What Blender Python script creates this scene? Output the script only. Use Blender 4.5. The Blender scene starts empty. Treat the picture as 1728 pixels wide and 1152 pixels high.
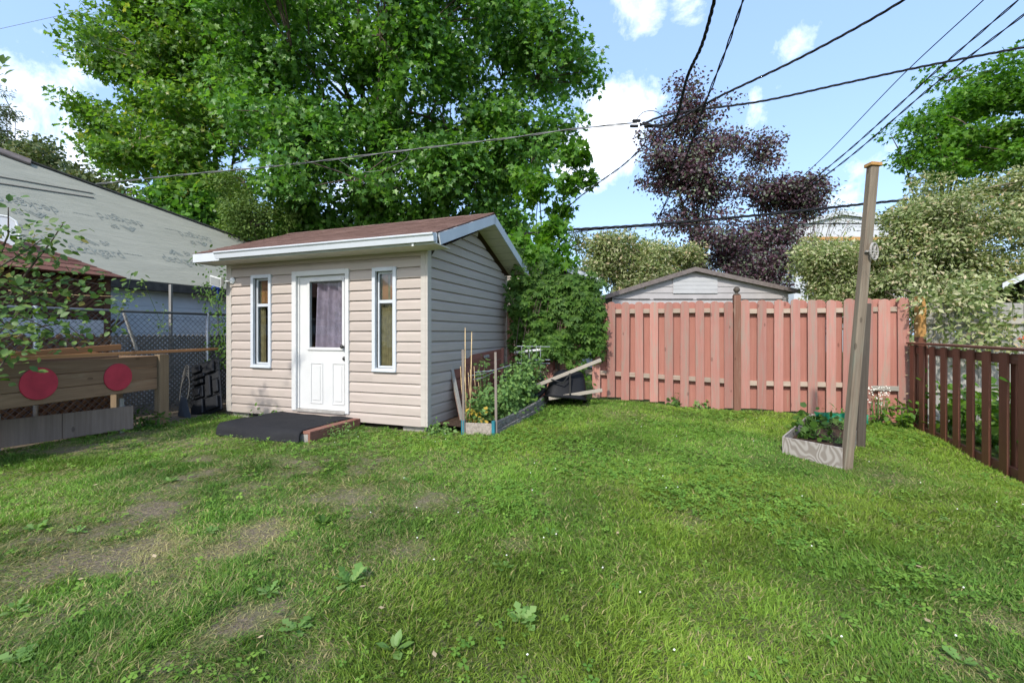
import bpy, bmesh, math, random
import numpy as np
from mathutils import Vector, Matrix, Quaternion

random.seed(7)
RNG = np.random.default_rng(11)
scene = bpy.context.scene
COL = scene.collection
R = math.radians

# ------------------------------------------------------------------ camera
F, CX, HY, CH = 751.0, 864.0, 564.0, 1.34        # focal length in photo pixels, principal column, horizon row, eye height
cam_d = bpy.data.cameras.new('camera')
cam_d.sensor_width = 36.0
cam_d.lens = F / 1728.0 * 36.0
cam_d.shift_y = -(576.0 - HY) / 1728.0
cam_d.clip_start = 0.05
cam_d.clip_end = 3000.0
cam = bpy.data.objects.new('camera', cam_d)
COL.objects.link(cam)
cam.location = (0, 0, CH)
cam.rotation_euler = (R(90), 0, 0)
scene.camera = cam

# ------------------------------------------------------------------ sun, sky, exposure
SUN_EL = R(42)
SUN_AZ = R(205)                                   # clockwise from +Y: behind the camera and to its left
SUN = Vector((math.sin(SUN_AZ) * math.cos(SUN_EL), math.cos(SUN_AZ) * math.cos(SUN_EL), math.sin(SUN_EL)))
sun_d = bpy.data.lights.new('sun', 'SUN')
sun_d.energy = 2.15
sun_d.angle = R(1.5)
sun_d.color = (1.0, 0.955, 0.88)
sun = bpy.data.objects.new('sun', sun_d)
COL.objects.link(sun)
sun.rotation_euler = SUN.to_track_quat('Z', 'Y').to_euler()
sun.location = (-20, -20, 30)

world = bpy.data.worlds.new('World')
scene.world = world
world.use_nodes = True
wn, wl = world.node_tree.nodes, world.node_tree.links
wn.clear()
w_out = wn.new('ShaderNodeOutputWorld')
w_bg = wn.new('ShaderNodeBackground')
w_bg.inputs['Strength'].default_value = 0.138
w_sky = wn.new('ShaderNodeTexSky')
w_sky.sky_type = 'NISHITA'
w_sky.sun_disc = False
w_sky.sun_elevation = SUN_EL
w_sky.sun_rotation = SUN_AZ
w_sky.altitude = 100
w_sky.air_density = 1.0
w_sky.dust_density = 2.2
w_sky.ozone_density = 1.0
w_tc = wn.new('ShaderNodeTexCoord')


def wmath(op, a, b=None, c=None, clamp=False):
    n = wn.new('ShaderNodeMath')
    n.operation = op
    n.use_clamp = clamp
    for i, v in enumerate((a, b, c)):
        if v is None:
            continue
        if isinstance(v, (int, float)):
            n.inputs[i].default_value = v
        else:
            wl.new(v, n.inputs[i])
    return n.outputs[0]


def wdot(vec):
    n = wn.new('ShaderNodeVectorMath')
    n.operation = 'DOT_PRODUCT'
    wl.new(w_tc.outputs['Generated'], n.inputs[0])
    n.inputs[1].default_value = vec
    return n.outputs['Value']


w_n1 = wn.new('ShaderNodeTexNoise')
w_n1.inputs['Scale'].default_value = 8.0
w_n1.inputs['Detail'].default_value = 9.0
w_n1.inputs['Roughness'].default_value = 0.62
w_n1.inputs['Distortion'].default_value = 0.25
wl.new(w_tc.outputs['Generated'], w_n1.inputs['Vector'])
w_n2 = wn.new('ShaderNodeTexNoise')
w_n2.inputs['Scale'].default_value = 2.2
w_n2.inputs['Detail'].default_value = 4.0
wl.new(w_tc.outputs['Generated'], w_n2.inputs['Vector'])


def pix_dir(px, py):
    return Vector(((px - CX) / F, 1.0, -(py - HY) / F)).normalized()


# cumulus clouds: where they stand in the sky, their angular size and how full they are
acc = None
for px, py, rad, w in [(1035, 205, 0.115, 1.05), (985, 255, 0.10, 1.1), (1075, 8, 0.06, 0.78), (1345, 55, 0.055, 0.75),
                       (1165, 6, 0.04, 0.6), (60, 265, 0.26, 0.8), (150, 270, 0.14, 0.7), (1420, 395, 0.16, 0.5),
                       (600, 250, 0.35, 0.5)]:
    d = pix_dir(px, py)
    v = wmath('SUBTRACT', 1.0, wmath('DIVIDE', wmath('ARCCOSINE', wmath('MINIMUM', wdot(d), 0.99999)), rad), clamp=True)
    v = wmath('MULTIPLY', wmath('POWER', v, 0.6), w)
    acc = v if acc is None else wmath('MAXIMUM', acc, v)
wide = wmath('MULTIPLY', wmath('SUBTRACT', w_n2.outputs['Fac'], 0.52), 1.0, clamp=True)   # thin scattered cloud all over the sky
acc = wmath('MAXIMUM', acc, wide)
cl = wmath('SUBTRACT', wmath('ADD', wmath('MULTIPLY', acc, 0.52), wmath('MULTIPLY', w_n1.outputs['Fac'], 1.5)), 0.98)
cl = wmath('MULTIPLY', cl, 2.3, clamp=True)
w_mix = wn.new('ShaderNodeMix')
w_mix.data_type = 'RGBA'
wl.new(cl, w_mix.inputs['Factor'])
w_tint = wn.new('ShaderNodeMix')                  # the thin high veil that makes this blue pale
w_tint.data_type = 'RGBA'
w_tint.inputs['Factor'].default_value = 0.42
w_tint.inputs['B'].default_value = (2.5, 3.9, 6.6, 1)
wl.new(w_sky.outputs['Color'], w_tint.inputs['A'])
wl.new(w_tint.outputs['Result'], w_mix.inputs['A'])
w_mix.inputs['B'].default_value = (7.6, 7.8, 8.1, 1)
wl.new(w_mix.outputs['Result'], w_bg.inputs['Color'])
wl.new(w_bg.outputs['Background'], w_out.inputs['Surface'])

vs = scene.view_settings
vs.view_transform = 'Standard'
vs.look = 'None'
vs.exposure = 0.98
vs.gamma = 1.0
vs.use_curve_mapping = False
scene.cycles.use_denoising = True
scene.cycles.max_bounces = 7
scene.cycles.diffuse_bounces = 3
scene.cycles.glossy_bounces = 2
scene.cycles.transmission_bounces = 4
scene.cycles.transparent_max_bounces = 6
scene.cycles.caustics_reflective = False
scene.cycles.caustics_refractive = False

# ------------------------------------------------------------------ places
UA = np.array([0.9397, -0.342])                   # along the shed front, to the right
VB = np.array([0.342, 0.9397])                    # towards the back of the lot
P1 = np.array([-1.1595, 6.047])                   # front right corner of the shed
LOT = R(-20)


def lot(a, b):
    q = P1 + a * UA + b * VB
    return float(q[0]), float(q[1])


GC = np.array([(-1.1, 5.9, 0.0), (0.7, 7.6, 0.10), (1.66, 8.2, 0.15), (4.0, 7.75, 0.01), (6.5, 7.2, -0.13), (5.3, 4.6, -0.19),
               (3.3, 4.6, -0.08), (0, 0, 0), (2, 2, -0.03), (-3, 2, 0.0), (-5.2, 6.5, 0.0), (-5.8, 5, 0.0), (-4, 8, 0.0), (0, 14, .2),
               (8, 12, -0.1), (-9, 12, 0.0), (3, 5.8, 0.0)])


def gz(x, y):
    x = np.asarray(x, float)
    y = np.asarray(y, float)
    w = 0.0
    s = 0.0
    for cx, cy, cz in GC:
        k = 1.0 / ((x - cx) ** 2 + (y - cy) ** 2 + 0.35) ** 1.6
        w = w + k
        s = s + k * cz
    return s / w


def at(px, py, d):
    """point that is d metres ahead in the direction of a photo pixel"""
    return Vector(((px - CX) / F * d, d, CH - (py - HY) / F * d))


def gp(px, py):
    """point of the ground seen at a photo pixel"""
    z = 0.0
    for _ in range(8):
        d = (CH - z) * F / (py - HY)
        x = (px - CX) / F * d
        z = float(gz(x, d))
    return Vector((x, d, z))


def vnoise(x, y, seed=0):
    """smooth value noise, 0..1"""
    r = np.random.default_rng(seed)
    t = r.random((64, 64))
    xi = np.floor(x).astype(int)
    yi = np.floor(y).astype(int)
    fx = x - xi
    fy = y - yi
    fx = fx * fx * (3 - 2 * fx)
    fy = fy * fy * (3 - 2 * fy)
    g = lambda i, j: t[i % 64, j % 64]
    return ((g(xi, yi) * (1 - fx) + g(xi + 1, yi) * fx) * (1 - fy) + (g(xi, yi + 1) * (1 - fx) + g(xi + 1, yi + 1) * fx) * fy)


def fnoise(x, y, seed=0, oct=3):
    s = 0
    a = 0.5
    for o in range(oct):
        s = s + a * vnoise(x * 2 ** o + 13.7 * o, y * 2 ** o + 5.1 * o, seed + o)
        a *= 0.5
    return s / (1 - 0.5 ** oct)


# ------------------------------------------------------------------ materials
MATS = {}


class NT:
    def __init__(self, name):
        self.m = bpy.data.materials.new(name)
        self.m.use_nodes = True
        self.n = self.m.node_tree.nodes
        self.l = self.m.node_tree.links
        self.p = self.n['Principled BSDF']
        self.out = self.n['Material Output']
        MATS[name] = self.m

    def node(self, t, **kw):
        n = self.n.new(t)
        for k, v in kw.items():
            setattr(n, k, v)
        return n

    def link(self, a, b):
        self.l.new(a, b)

    def math(self, op, a, b=None, clamp=False):
        n = self.node('ShaderNodeMath', operation=op, use_clamp=clamp)
        for i, v in enumerate((a, b)):
            if v is None:
                continue
            if isinstance(v, (int, float)):
                n.inputs[i].default_value = v
            else:
                self.link(v, n.inputs[i])
        return n.outputs[0]

    def coords(self, scale, rnd=True):
        tc = self.node('ShaderNodeTexCoord')
        mp = self.node('ShaderNodeMapping')
        mp.inputs['Scale'].default_value = scale
        self.link(tc.outputs['Object'], mp.inputs['Vector'])
        if not rnd:
            return mp.outputs['Vector']
        oi = self.node('ShaderNodeObjectInfo')
        ad = self.node('ShaderNodeVectorMath', operation='ADD')
        sc = self.math('MULTIPLY', oi.outputs['Random'], 57.0)
        self.link(mp.outputs['Vector'], ad.inputs[0])
        self.link(sc, ad.inputs[1])
        return ad.outputs['Vector']

    def noise(self, vec, scale, detail=4.0, rough=0.6, dist=0.0):
        n = self.node('ShaderNodeTexNoise')
        n.inputs['Scale'].default_value = scale
        n.inputs['Detail'].default_value = detail
        n.inputs['Roughness'].default_value = rough
        n.inputs['Distortion'].default_value = dist
        self.link(vec, n.inputs['Vector'])
        return n.outputs['Fac']

    def ramp(self, fac, stops):
        n = self.node('ShaderNodeValToRGB')
        e = n.color_ramp.elements
        while len(e) < len(stops):
            e.new(0.5)
        for i, (p, c) in enumerate(stops):
            e[i].position = p
            e[i].color = (c[0], c[1], c[2], 1)
        self.link(fac, n.inputs['Fac'])
        return n.outputs['Color']

    def mix(self, fac, a, b, blend='MIX'):
        n = self.node('ShaderNodeMix', data_type='RGBA', blend_type=blend)
        for k, v in (('Factor', fac), ('A', a), ('B', b)):
            if isinstance(v, (int, float)):
                n.inputs[k].default_value = v
            elif isinstance(v, tuple):
                n.inputs[k].default_value = (v[0], v[1], v[2], 1)
            else:
                self.link(v, n.inputs[k])
        return n.outputs['Result']

    def bump(self, h, strength=0.3, dist=0.01):
        b = self.node('ShaderNodeBump')
        b.inputs['Strength'].default_value = strength
        b.inputs['Distance'].default_value = dist
        self.link(h, b.inputs['Height'])
        self.link(b.outputs['Normal'], self.p.inputs['Normal'])

    def color(self, c):
        if isinstance(c, tuple):
            self.p.inputs['Base Color'].default_value = (c[0], c[1], c[2], 1)
        else:
            self.link(c, self.p.inputs['Base Color'])

    def set(self, rough=0.7, spec=0.4, metal=0.0):
        self.p.inputs['Roughness'].default_value = rough
        self.p.inputs['Specular IOR Level'].default_value = spec
        self.p.inputs['Metallic'].default_value = metal
        return self.m


def sc(c, k):
    return tuple(min(1.0, v * k) for v in c[:3])


def m_plain(name, c, rough=0.6, spec=0.4, var=0.12, scale=6.0, metal=0.0, bump=0.0):
    t = NT(name)
    v = t.coords((1, 1, 1))
    f = t.noise(v, scale, 5)
    t.color(t.ramp(f, [(0.3, sc(c, 1 - var)), (0.7, sc(c, 1 + var))]))
    if bump:
        t.bump(t.noise(v, scale * 12, 3), bump)
    return t.set(rough, spec, metal)


def m_wood(name, c1, c2, axis=2, grain=60.0, rough=0.8, wear=None, wear_amt=0.45, piece=0.25, dirt=None, spec=0.2, bump=0.35):
    """grain runs along the given axis of the object; wear = colour of bare wood showing through paint or stain"""
    t = NT(name)
    s = [grain, grain, grain]
    s[axis] = grain * 0.035
    v = t.coords(tuple(s))
    f = t.noise(v, 1.0, 5, 0.65, 0.3)
    col = t.ramp(f, [(0.28, c1), (0.72, c2)])
    v2 = t.coords((1, 1, 1))
    blot = t.noise(v2, 3.5, 5)
    col = t.mix(t.math('MULTIPLY', blot, 0.5), col, sc(c1, 0.75))
    if wear:
        s2 = [16.0] * 3
        s2[axis] = 1.6
        w = t.noise(t.coords(tuple(s2)), 1.0, 6, 0.7, 0.4)
        w = t.math('MULTIPLY', t.math('SUBTRACT', w, 1.0 - wear_amt), 5.0, clamp=True)
        col = t.mix(w, col, wear)
    kn = t.node('ShaderNodeTexVoronoi')
    kn.inputs['Scale'].default_value = 1.0
    s3 = [5.0] * 3
    s3[axis] = 2.2
    t.link(t.coords(tuple(s3)), kn.inputs['Vector'])
    k = t.math('LESS_THAN', kn.outputs['Distance'], 0.085)
    col = t.mix(t.math('MULTIPLY', k, 0.55), col, sc(c1, 0.35))
    oi = t.node('ShaderNodeObjectInfo')
    val = t.math('ADD', t.math('MULTIPLY', oi.outputs['Random'], 2 * piece), 1.0 - piece)
    hs = t.node('ShaderNodeHueSaturation')
    t.link(val, hs.inputs['Value'])
    t.link(col, hs.inputs['Color'])
    t.color(hs.outputs['Color'])
    t.bump(f, bump, 0.004)
    return t.set(rough, spec)


def m_leaf(name, stops, trans=0.35, rough=0.5, spec=0.35, tint=None):
    t = NT(name)
    g = t.node('ShaderNodeNewGeometry')
    col = t.ramp(g.outputs['Random Per Island'], stops)
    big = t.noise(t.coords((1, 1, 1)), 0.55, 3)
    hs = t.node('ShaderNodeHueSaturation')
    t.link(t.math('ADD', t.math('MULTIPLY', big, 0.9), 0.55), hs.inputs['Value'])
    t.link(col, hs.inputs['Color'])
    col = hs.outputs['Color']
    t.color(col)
    t.set(rough, spec)
    tr = t.node('ShaderNodeBsdfTranslucent')
    br = t.mix(1.0, col, (1.5, 1.55, 0.7) if tint is None else tint, 'MULTIPLY')
    t.link(br, tr.inputs['Color'])
    mx = t.node('ShaderNodeMixShader')
    mx.inputs[0].default_value = trans
    t.link(t.p.outputs[0], mx.inputs[1])
    t.link(tr.outputs[0], mx.inputs[2])
    t.link(mx.outputs[0], t.out.inputs['Surface'])
    return t.m


def m_glass(name, c=(0.9, 0.95, 0.95), refl=0.06):
    t = NT(name)
    tr = t.node('ShaderNodeBsdfTransparent')
    tr.inputs['Color'].default_value = (*c, 1)
    gl = t.node('ShaderNodeBsdfGlossy')
    gl.inputs['Roughness'].default_value = 0.03
    fr = t.node('ShaderNodeLayerWeight')
    fr.inputs['Blend'].default_value = 0.5
    fac = t.math('MULTIPLY', t.math('POWER', fr.outputs['Facing'], 4.0), 0.7)
    mx = t.node('ShaderNodeMixShader')
    t.link(t.math('ADD', fac, refl, clamp=True), mx.inputs[0])
    t.link(tr.outputs[0], mx.inputs[1])
    t.link(gl.outputs[0], mx.inputs[2])
    t.link(mx.outputs[0], t.out.inputs['Surface'])
    return t.m


# vinyl, metal, plastic, shingle
def vinyl(name, c):
    t = NT(name)
    v = t.coords((1, 1, 1))
    f = t.noise(t.coords((2.0, 2.0, 22.0)), 1.0, 4)
    st = t.noise(v, 1.7, 6, 0.7)
    col = t.ramp(f, [(0.3, sc(c, 0.93)), (0.7, sc(c, 1.05))])
    col = t.mix(t.math('MULTIPLY', t.math('SUBTRACT', st, 0.52, clamp=True), 1.8, clamp=True), col, (0.36, 0.33, 0.27))
    oi = t.node('ShaderNodeObjectInfo')
    hs = t.node('ShaderNodeHueSaturation')
    t.link(t.math('ADD', t.math('MULTIPLY', oi.outputs['Random'], 0.10), 0.95), hs.inputs['Value'])
    t.link(col, hs.inputs['Color'])
    t.color(hs.outputs['Color'])
    t.bump(t.noise(t.coords((6, 6, 160)), 1.0, 3), 0.08, 0.002)
    return t.set(0.5, 0.35)


vinyl('vinyl', (0.435, 0.372, 0.325))
vinyl('vinyl_trim', (0.46, 0.42, 0.37))
m_plain('white_paint', (0.60, 0.60, 0.585), 0.42, 0.4, 0.05, 3.0, bump=0.03)
m_plain('white_metal', (0.54, 0.57, 0.60), 0.38, 0.45, 0.06, 2.5)
m_plain('soffit', (0.62, 0.57, 0.49), 0.6, 0.3, 0.08)
m_plain('dark_metal', (0.025, 0.024, 0.022), 0.35, 0.5, 0.2)
m_plain('black_plastic', (0.013, 0.014, 0.016), 0.5, 0.3, 0.35, 4.0, bump=0.05)
m_plain('tub_black', (0.007, 0.0075, 0.009), 0.6, 0.2, 0.3, 4.0, bump=0.1)
m_plain('dark_rubber', (0.02, 0.02, 0.021), 0.6, 0.3, 0.3)
m_plain('galvanised', (0.40, 0.42, 0.43), 0.45, 0.5, 0.2, 18.0, metal=0.6)
m_plain('wire_metal', (0.13, 0.145, 0.16), 0.5, 0.4, 0.2, 10.0, metal=0.3)
m_plain('cable', (0.012, 0.012, 0.014), 0.6, 0.3, 0.2)
m_plain('cable_grey', (0.16, 0.16, 0.16), 0.55, 0.3, 0.2)
m_plain('concrete', (0.33, 0.31, 0.28), 0.9, 0.2, 0.25, 9.0, bump=0.4)
m_plain('blue_plastic', (0.02, 0.05, 0.28), 0.45, 0.4, 0.15)
m_plain('teal_plastic', (0.02, 0.16, 0.20), 0.5, 0.4, 0.2)
m_plain('white_plastic', (0.78, 0.79, 0.78), 0.45, 0.4, 0.05)
m_plain('interior', (0.10, 0.075, 0.05), 0.9, 0.1, 0.2)
m_plain('orange_cloth', (0.28, 0.12, 0.05), 0.9, 0.1, 0.3, 4.0)
m_plain('ochre_cloth', (0.20, 0.145, 0.07), 0.9, 0.1, 0.3, 14.0)
m_plain('purple_cloth', (0.30, 0.215, 0.265), 0.95, 0.1, 0.25, 9.0, bump=0.1)
m_plain('red_paint', (0.40, 0.03, 0.055), 0.62, 0.3, 0.16, 7.0, bump=0.08)
m_plain('red_plastic', (0.55, 0.05, 0.03), 0.5, 0.3, 0.1)
m_plain('soil', (0.07, 0.046, 0.032), 0.95, 0.1, 0.5, 20.0, bump=1.0)
m_plain('garage_wall', (0.60, 0.66, 0.72), 0.7, 0.25, 0.1, 3.0)
m_plain('fascia_dark', (0.07, 0.066, 0.06), 0.8, 0.2, 0.35, 9.0)
m_plain('roof_edge', (0.165, 0.14, 0.13), 0.85, 0.2, 0.25, 12.0)
m_plain('grey_siding', (0.38, 0.36, 0.355), 0.6, 0.3, 0.1, 3.0)
m_plain('grey_siding_light', (0.45, 0.45, 0.45), 0.6, 0.3, 0.06, 3.0)
m_plain('tan_siding', (0.30, 0.26, 0.22), 0.6, 0.3, 0.1, 3.0)
m_plain('pale_wall', (0.52, 0.54, 0.565), 0.7, 0.2, 0.05, 2.0)
m_plain('print_ink', (0.222, 0.238, 0.212), 0.8, 0.1, 0.25, 14.0)
m_plain('net_green', (0.01, 0.17, 0.085), 0.6, 0.3, 0.2)
m_plain('bark', (0.105, 0.082, 0.064), 0.95, 0.1, 0.4, 9.0, bump=0.8)
m_plain('bark_light', (0.25, 0.20, 0.155), 0.95, 0.1, 0.4, 9.0, bump=0.6)
m_plain('stem_green', (0.10, 0.17, 0.05), 0.8, 0.2, 0.3)
m_plain('flower_white', (0.80, 0.80, 0.70), 0.8, 0.2, 0.1)
m_plain('straw', (0.52, 0.38, 0.20), 0.85, 0.2, 0.25, 10.0)
m_plain('brass', (0.20, 0.15, 0.08), 0.5, 0.4, 0.2, metal=0.5)
m_plain('dry_leaf', (0.40, 0.31, 0.19), 0.9, 0.1, 0.3)


def shingle(name, stops):
    t = NT(name)
    v = t.coords((1, 1, 1))
    oi = t.node('ShaderNodeObjectInfo')
    col = t.ramp(oi.outputs['Random'], stops)
    g = t.noise(v, 160.0, 2)
    col = t.mix(t.math('MULTIPLY', g, 0.45), col, (0.06, 0.05, 0.048))
    bl = t.noise(v, 4.0, 4)
    col = t.mix(t.math('MULTIPLY', bl, 0.4), col, (0.20, 0.13, 0.105))
    t.color(col)
    t.bump(g, 0.5, 0.004)
    return t.set(0.92, 0.15)


shingle('shingle', [(0.0, (0.125, 0.066, 0.052)), (0.5, (0.165, 0.092, 0.073)), (1.0, (0.21, 0.125, 0.10))])
shingle('shingle_red', [(0.0, (0.13, 0.045, 0.035)), (0.5, (0.18, 0.07, 0.05)), (1.0, (0.25, 0.11, 0.08))])


def m_mat():
    t = NT('carpet')
    v = t.coords((1, 1, 1))
    f = t.noise(v, 260.0, 2)
    g = t.noise(v, 5.0, 5)
    t.color(t.mix(t.math('MULTIPLY', g, 0.7), t.ramp(f, [(0.3, (0.010, 0.010, 0.012)), (0.7, (0.030, 0.030, 0.033))]), (0.045, 0.045, 0.046)))
    t.bump(f, 0.9, 0.006)
    t.set(0.97, 0.1)


m_mat()


def m_wrap():
    """roofing underlayment: pale grey-green sheet, wrinkled along its length"""
    t = NT('underlayment')
    f = t.noise(t.coords((1.0, 0.16, 1.0), False), 7.0, 6, 0.6, 0.5)
    g = t.noise(t.coords((1.0, 0.05, 1.0), False), 42.0, 4, 0.6, 0.6)
    col = t.ramp(f, [(0.28, (0.275, 0.275, 0.225)), (0.72, (0.345, 0.34, 0.28))])
    col = t.mix(t.math('MULTIPLY', t.math('SUBTRACT', g, 0.58, clamp=True), 2.4, clamp=True), col, (0.215, 0.225, 0.195))
    t.color(col)
    t.bump(t.math('ADD', f, t.math('MULTIPLY', g, 0.6)), 0.6, 0.03)
    return t.set(0.75, 0.25)


m_wrap()

m_wood('pink_picket', (0.36, 0.165, 0.13), (0.44, 0.222, 0.178), 2, 42, 0.85, (0.29, 0.22, 0.175), 0.53, 0.2, bump=0.5)
m_wood('pink_picket_back', (0.35, 0.15, 0.115), (0.42, 0.195, 0.152), 2, 42, 0.85, (0.36, 0.23, 0.17), 0.42, 0.10, bump=0.45)
m_wood('rail_wood', (0.33, 0.26, 0.20), (0.48, 0.38, 0.30), 0, 50, 0.9, (0.45, 0.22, 0.17), 0.45, 0.15)
m_wood('post_brown', (0.16, 0.075, 0.05), (0.25, 0.13, 0.09), 2, 50, 0.85, (0.26, 0.21, 0.16), 0.42)
m_wood('brown_stain', (0.15, 0.055, 0.032), (0.215, 0.085, 0.05), 2, 45, 0.55, (0.20, 0.12, 0.085), 0.36, 0.16, spec=0.35)
m_wood('brown_stain_h', (0.14, 0.056, 0.034), (0.20, 0.085, 0.053), 1, 45, 0.6, (0.22, 0.16, 0.12), 0.42, 0.16, spec=0.3)
m_wood('grey_pole', (0.13, 0.10, 0.072), (0.27, 0.222, 0.165), 2, 38, 0.9, (0.17, 0.175, 0.135), 0.48, 0.05, bump=0.8)
m_wood('grey_dark', (0.085, 0.07, 0.055), (0.16, 0.135, 0.108), 2, 45, 0.9, bump=0.7)
m_wood('weathered', (0.24, 0.23, 0.21), (0.40, 0.385, 0.35), 2, 45, 0.9, (0.20, 0.22, 0.17), 0.45, 0.22, bump=0.6)
m_wood('weathered_h', (0.27, 0.25, 0.21), (0.42, 0.39, 0.34), 0, 45, 0.9, (0.24, 0.24, 0.2), 0.42, 0.15, bump=0.6)
m_wood('cedar', (0.165, 0.105, 0.064), (0.27, 0.18, 0.11), 1, 40, 0.8, (0.25, 0.19, 0.125), 0.46, 0.26)
m_wood('cedar_v', (0.20, 0.145, 0.09), (0.31, 0.235, 0.15), 2, 40, 0.85, (0.29, 0.25, 0.18), 0.45, 0.1)
m_wood('new_wood', (0.42, 0.22, 0.07), (0.56, 0.32, 0.12), 2, 40, 0.75, (0.42, 0.35, 0.2), 0.4, 0.1)
m_wood('stain_pole', (0.30, 0.14, 0.055), (0.42, 0.215, 0.09), 1, 40, 0.6, None, 0.4, 0.2, spec=0.35)
m_wood('stain_pole_z', (0.30, 0.14, 0.055), (0.42, 0.215, 0.09), 2, 40, 0.6, None, 0.4, 0.2, spec=0.35)
m_plain('slate_sheet', (0.05, 0.062, 0.078), 0.5, 0.4)
m_wood('bare_z', (0.30, 0.26, 0.21), (0.44, 0.385, 0.315), 2, 45, 0.9, (0.23, 0.22, 0.19), 0.42, 0.1, bump=0.6)
m_plain('coil_grey', (0.10, 0.095, 0.085), 0.7, 0.3)
m_plain('galv_rod', (0.22, 0.22, 0.21), 0.6, 0.3)
m_wood('board_grey', (0.20, 0.155, 0.125), (0.31, 0.25, 0.205), 2, 30, 0.9, (0.27, 0.215, 0.17), 0.45, 0.1, bump=0.3)
m_wood('lattice_brown', (0.15, 0.083, 0.047), (0.25, 0.145, 0.083), 0, 40, 0.85, None, 0.4, 0.2)
m_wood('lattice_grey', (0.15, 0.14, 0.125), (0.27, 0.25, 0.225), 0, 40, 0.9, None, 0.4, 0.2)
m_wood('hut_wood', (0.085, 0.042, 0.026), (0.135, 0.068, 0.042), 0, 40, 0.85, None, 0.4, 0.15)
m_wood('door_panel', (0.16, 0.06, 0.04), (0.235, 0.093, 0.062), 0, 30, 0.65, (0.2, 0.1, 0.07), 0.36, 0.08, spec=0.3)
m_wood('stake', (0.19, 0.155, 0.13), (0.31, 0.265, 0.225), 2, 60, 0.9, None, 0.4, 0.15)
m_wood('bare_h', (0.30, 0.26, 0.21), (0.44, 0.385, 0.315), 0, 45, 0.9, (0.23, 0.22, 0.19), 0.42, 0.1, bump=0.6)
m_wood('redwood_step', (0.19, 0.085, 0.06), (0.27, 0.13, 0.095), 0, 40, 0.85, (0.33, 0.26, 0.18), 0.42, 0.1)


def m_ply():
    t = NT('plywood')
    v = t.coords((1.0, 1.0, 0.45), False)
    n0 = t.noise(v, 3.8, 1.5, 0.4, 0.5)
    f = t.math('ADD', t.math('MULTIPLY', t.math('SINE', t.math('MULTIPLY', n0, 105.0)), 0.5), 0.5)
    t.color(t.ramp(f, [(0.2, (0.235, 0.205, 0.175)), (0.5, (0.29, 0.26, 0.23)), (0.85, (0.35, 0.32, 0.285))]))
    t.bump(f, 0.3, 0.004)
    t.set(0.9, 0.15)


m_ply()


def m_edging():
    """moulded stone-look edging"""
    t = NT('stone_edging')
    v = t.coords((1, 1, 1), False)
    vo = t.node('ShaderNodeTexVoronoi')
    vo.inputs['Scale'].default_value = 26.0
    t.link(v, vo.inputs['Vector'])
    f = t.noise(v, 9.0, 5)
    col = t.ramp(f, [(0.3, (0.12, 0.112, 0.098)), (0.7, (0.23, 0.215, 0.19))])
    t.color(col)
    t.bump(vo.outputs['Distance'], 0.9, 0.02)
    t.set(0.85, 0.2)


m_edging()
m_plain('pebble_board', (0.40, 0.345, 0.29), 0.95, 0.1, 0.35, 38.0, bump=1.0)

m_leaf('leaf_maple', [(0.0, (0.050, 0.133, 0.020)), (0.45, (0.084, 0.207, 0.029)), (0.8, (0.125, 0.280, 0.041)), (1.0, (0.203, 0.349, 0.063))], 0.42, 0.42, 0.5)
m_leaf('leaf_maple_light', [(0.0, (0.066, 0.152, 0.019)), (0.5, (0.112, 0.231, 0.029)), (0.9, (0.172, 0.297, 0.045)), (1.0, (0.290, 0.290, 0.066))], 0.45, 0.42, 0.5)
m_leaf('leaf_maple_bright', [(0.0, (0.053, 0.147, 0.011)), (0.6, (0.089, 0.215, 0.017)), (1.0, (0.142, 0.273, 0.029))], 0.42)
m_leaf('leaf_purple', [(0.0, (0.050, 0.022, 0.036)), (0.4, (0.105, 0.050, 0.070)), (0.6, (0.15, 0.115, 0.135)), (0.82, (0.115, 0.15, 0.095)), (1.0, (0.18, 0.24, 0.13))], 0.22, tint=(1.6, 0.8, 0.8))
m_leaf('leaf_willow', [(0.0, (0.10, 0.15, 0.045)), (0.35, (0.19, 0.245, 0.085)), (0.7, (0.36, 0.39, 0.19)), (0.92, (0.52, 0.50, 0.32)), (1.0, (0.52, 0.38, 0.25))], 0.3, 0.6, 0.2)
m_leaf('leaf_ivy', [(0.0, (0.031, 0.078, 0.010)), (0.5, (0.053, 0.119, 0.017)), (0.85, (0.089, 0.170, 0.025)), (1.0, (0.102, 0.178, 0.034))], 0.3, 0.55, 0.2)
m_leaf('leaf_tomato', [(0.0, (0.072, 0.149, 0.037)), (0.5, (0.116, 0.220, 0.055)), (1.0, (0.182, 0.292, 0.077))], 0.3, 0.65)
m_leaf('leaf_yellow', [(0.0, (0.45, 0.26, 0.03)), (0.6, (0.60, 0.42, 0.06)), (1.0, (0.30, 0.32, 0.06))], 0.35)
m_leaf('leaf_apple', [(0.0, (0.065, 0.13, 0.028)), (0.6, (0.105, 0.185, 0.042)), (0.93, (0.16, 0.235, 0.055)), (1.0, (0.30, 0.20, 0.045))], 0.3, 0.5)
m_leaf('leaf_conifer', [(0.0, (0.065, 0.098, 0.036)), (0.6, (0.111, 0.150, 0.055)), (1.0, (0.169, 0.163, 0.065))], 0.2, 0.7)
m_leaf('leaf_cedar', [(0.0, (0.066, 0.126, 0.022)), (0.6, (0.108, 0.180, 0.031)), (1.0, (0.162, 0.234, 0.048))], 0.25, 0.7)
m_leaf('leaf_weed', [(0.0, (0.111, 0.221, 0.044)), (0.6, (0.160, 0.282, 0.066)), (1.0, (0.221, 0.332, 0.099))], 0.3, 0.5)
m_leaf('leaf_berry', [(0.0, (0.05, 0.13, 0.012)), (0.6, (0.10, 0.21, 0.02)), (1.0, (0.17, 0.28, 0.03))], 0.38)
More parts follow.
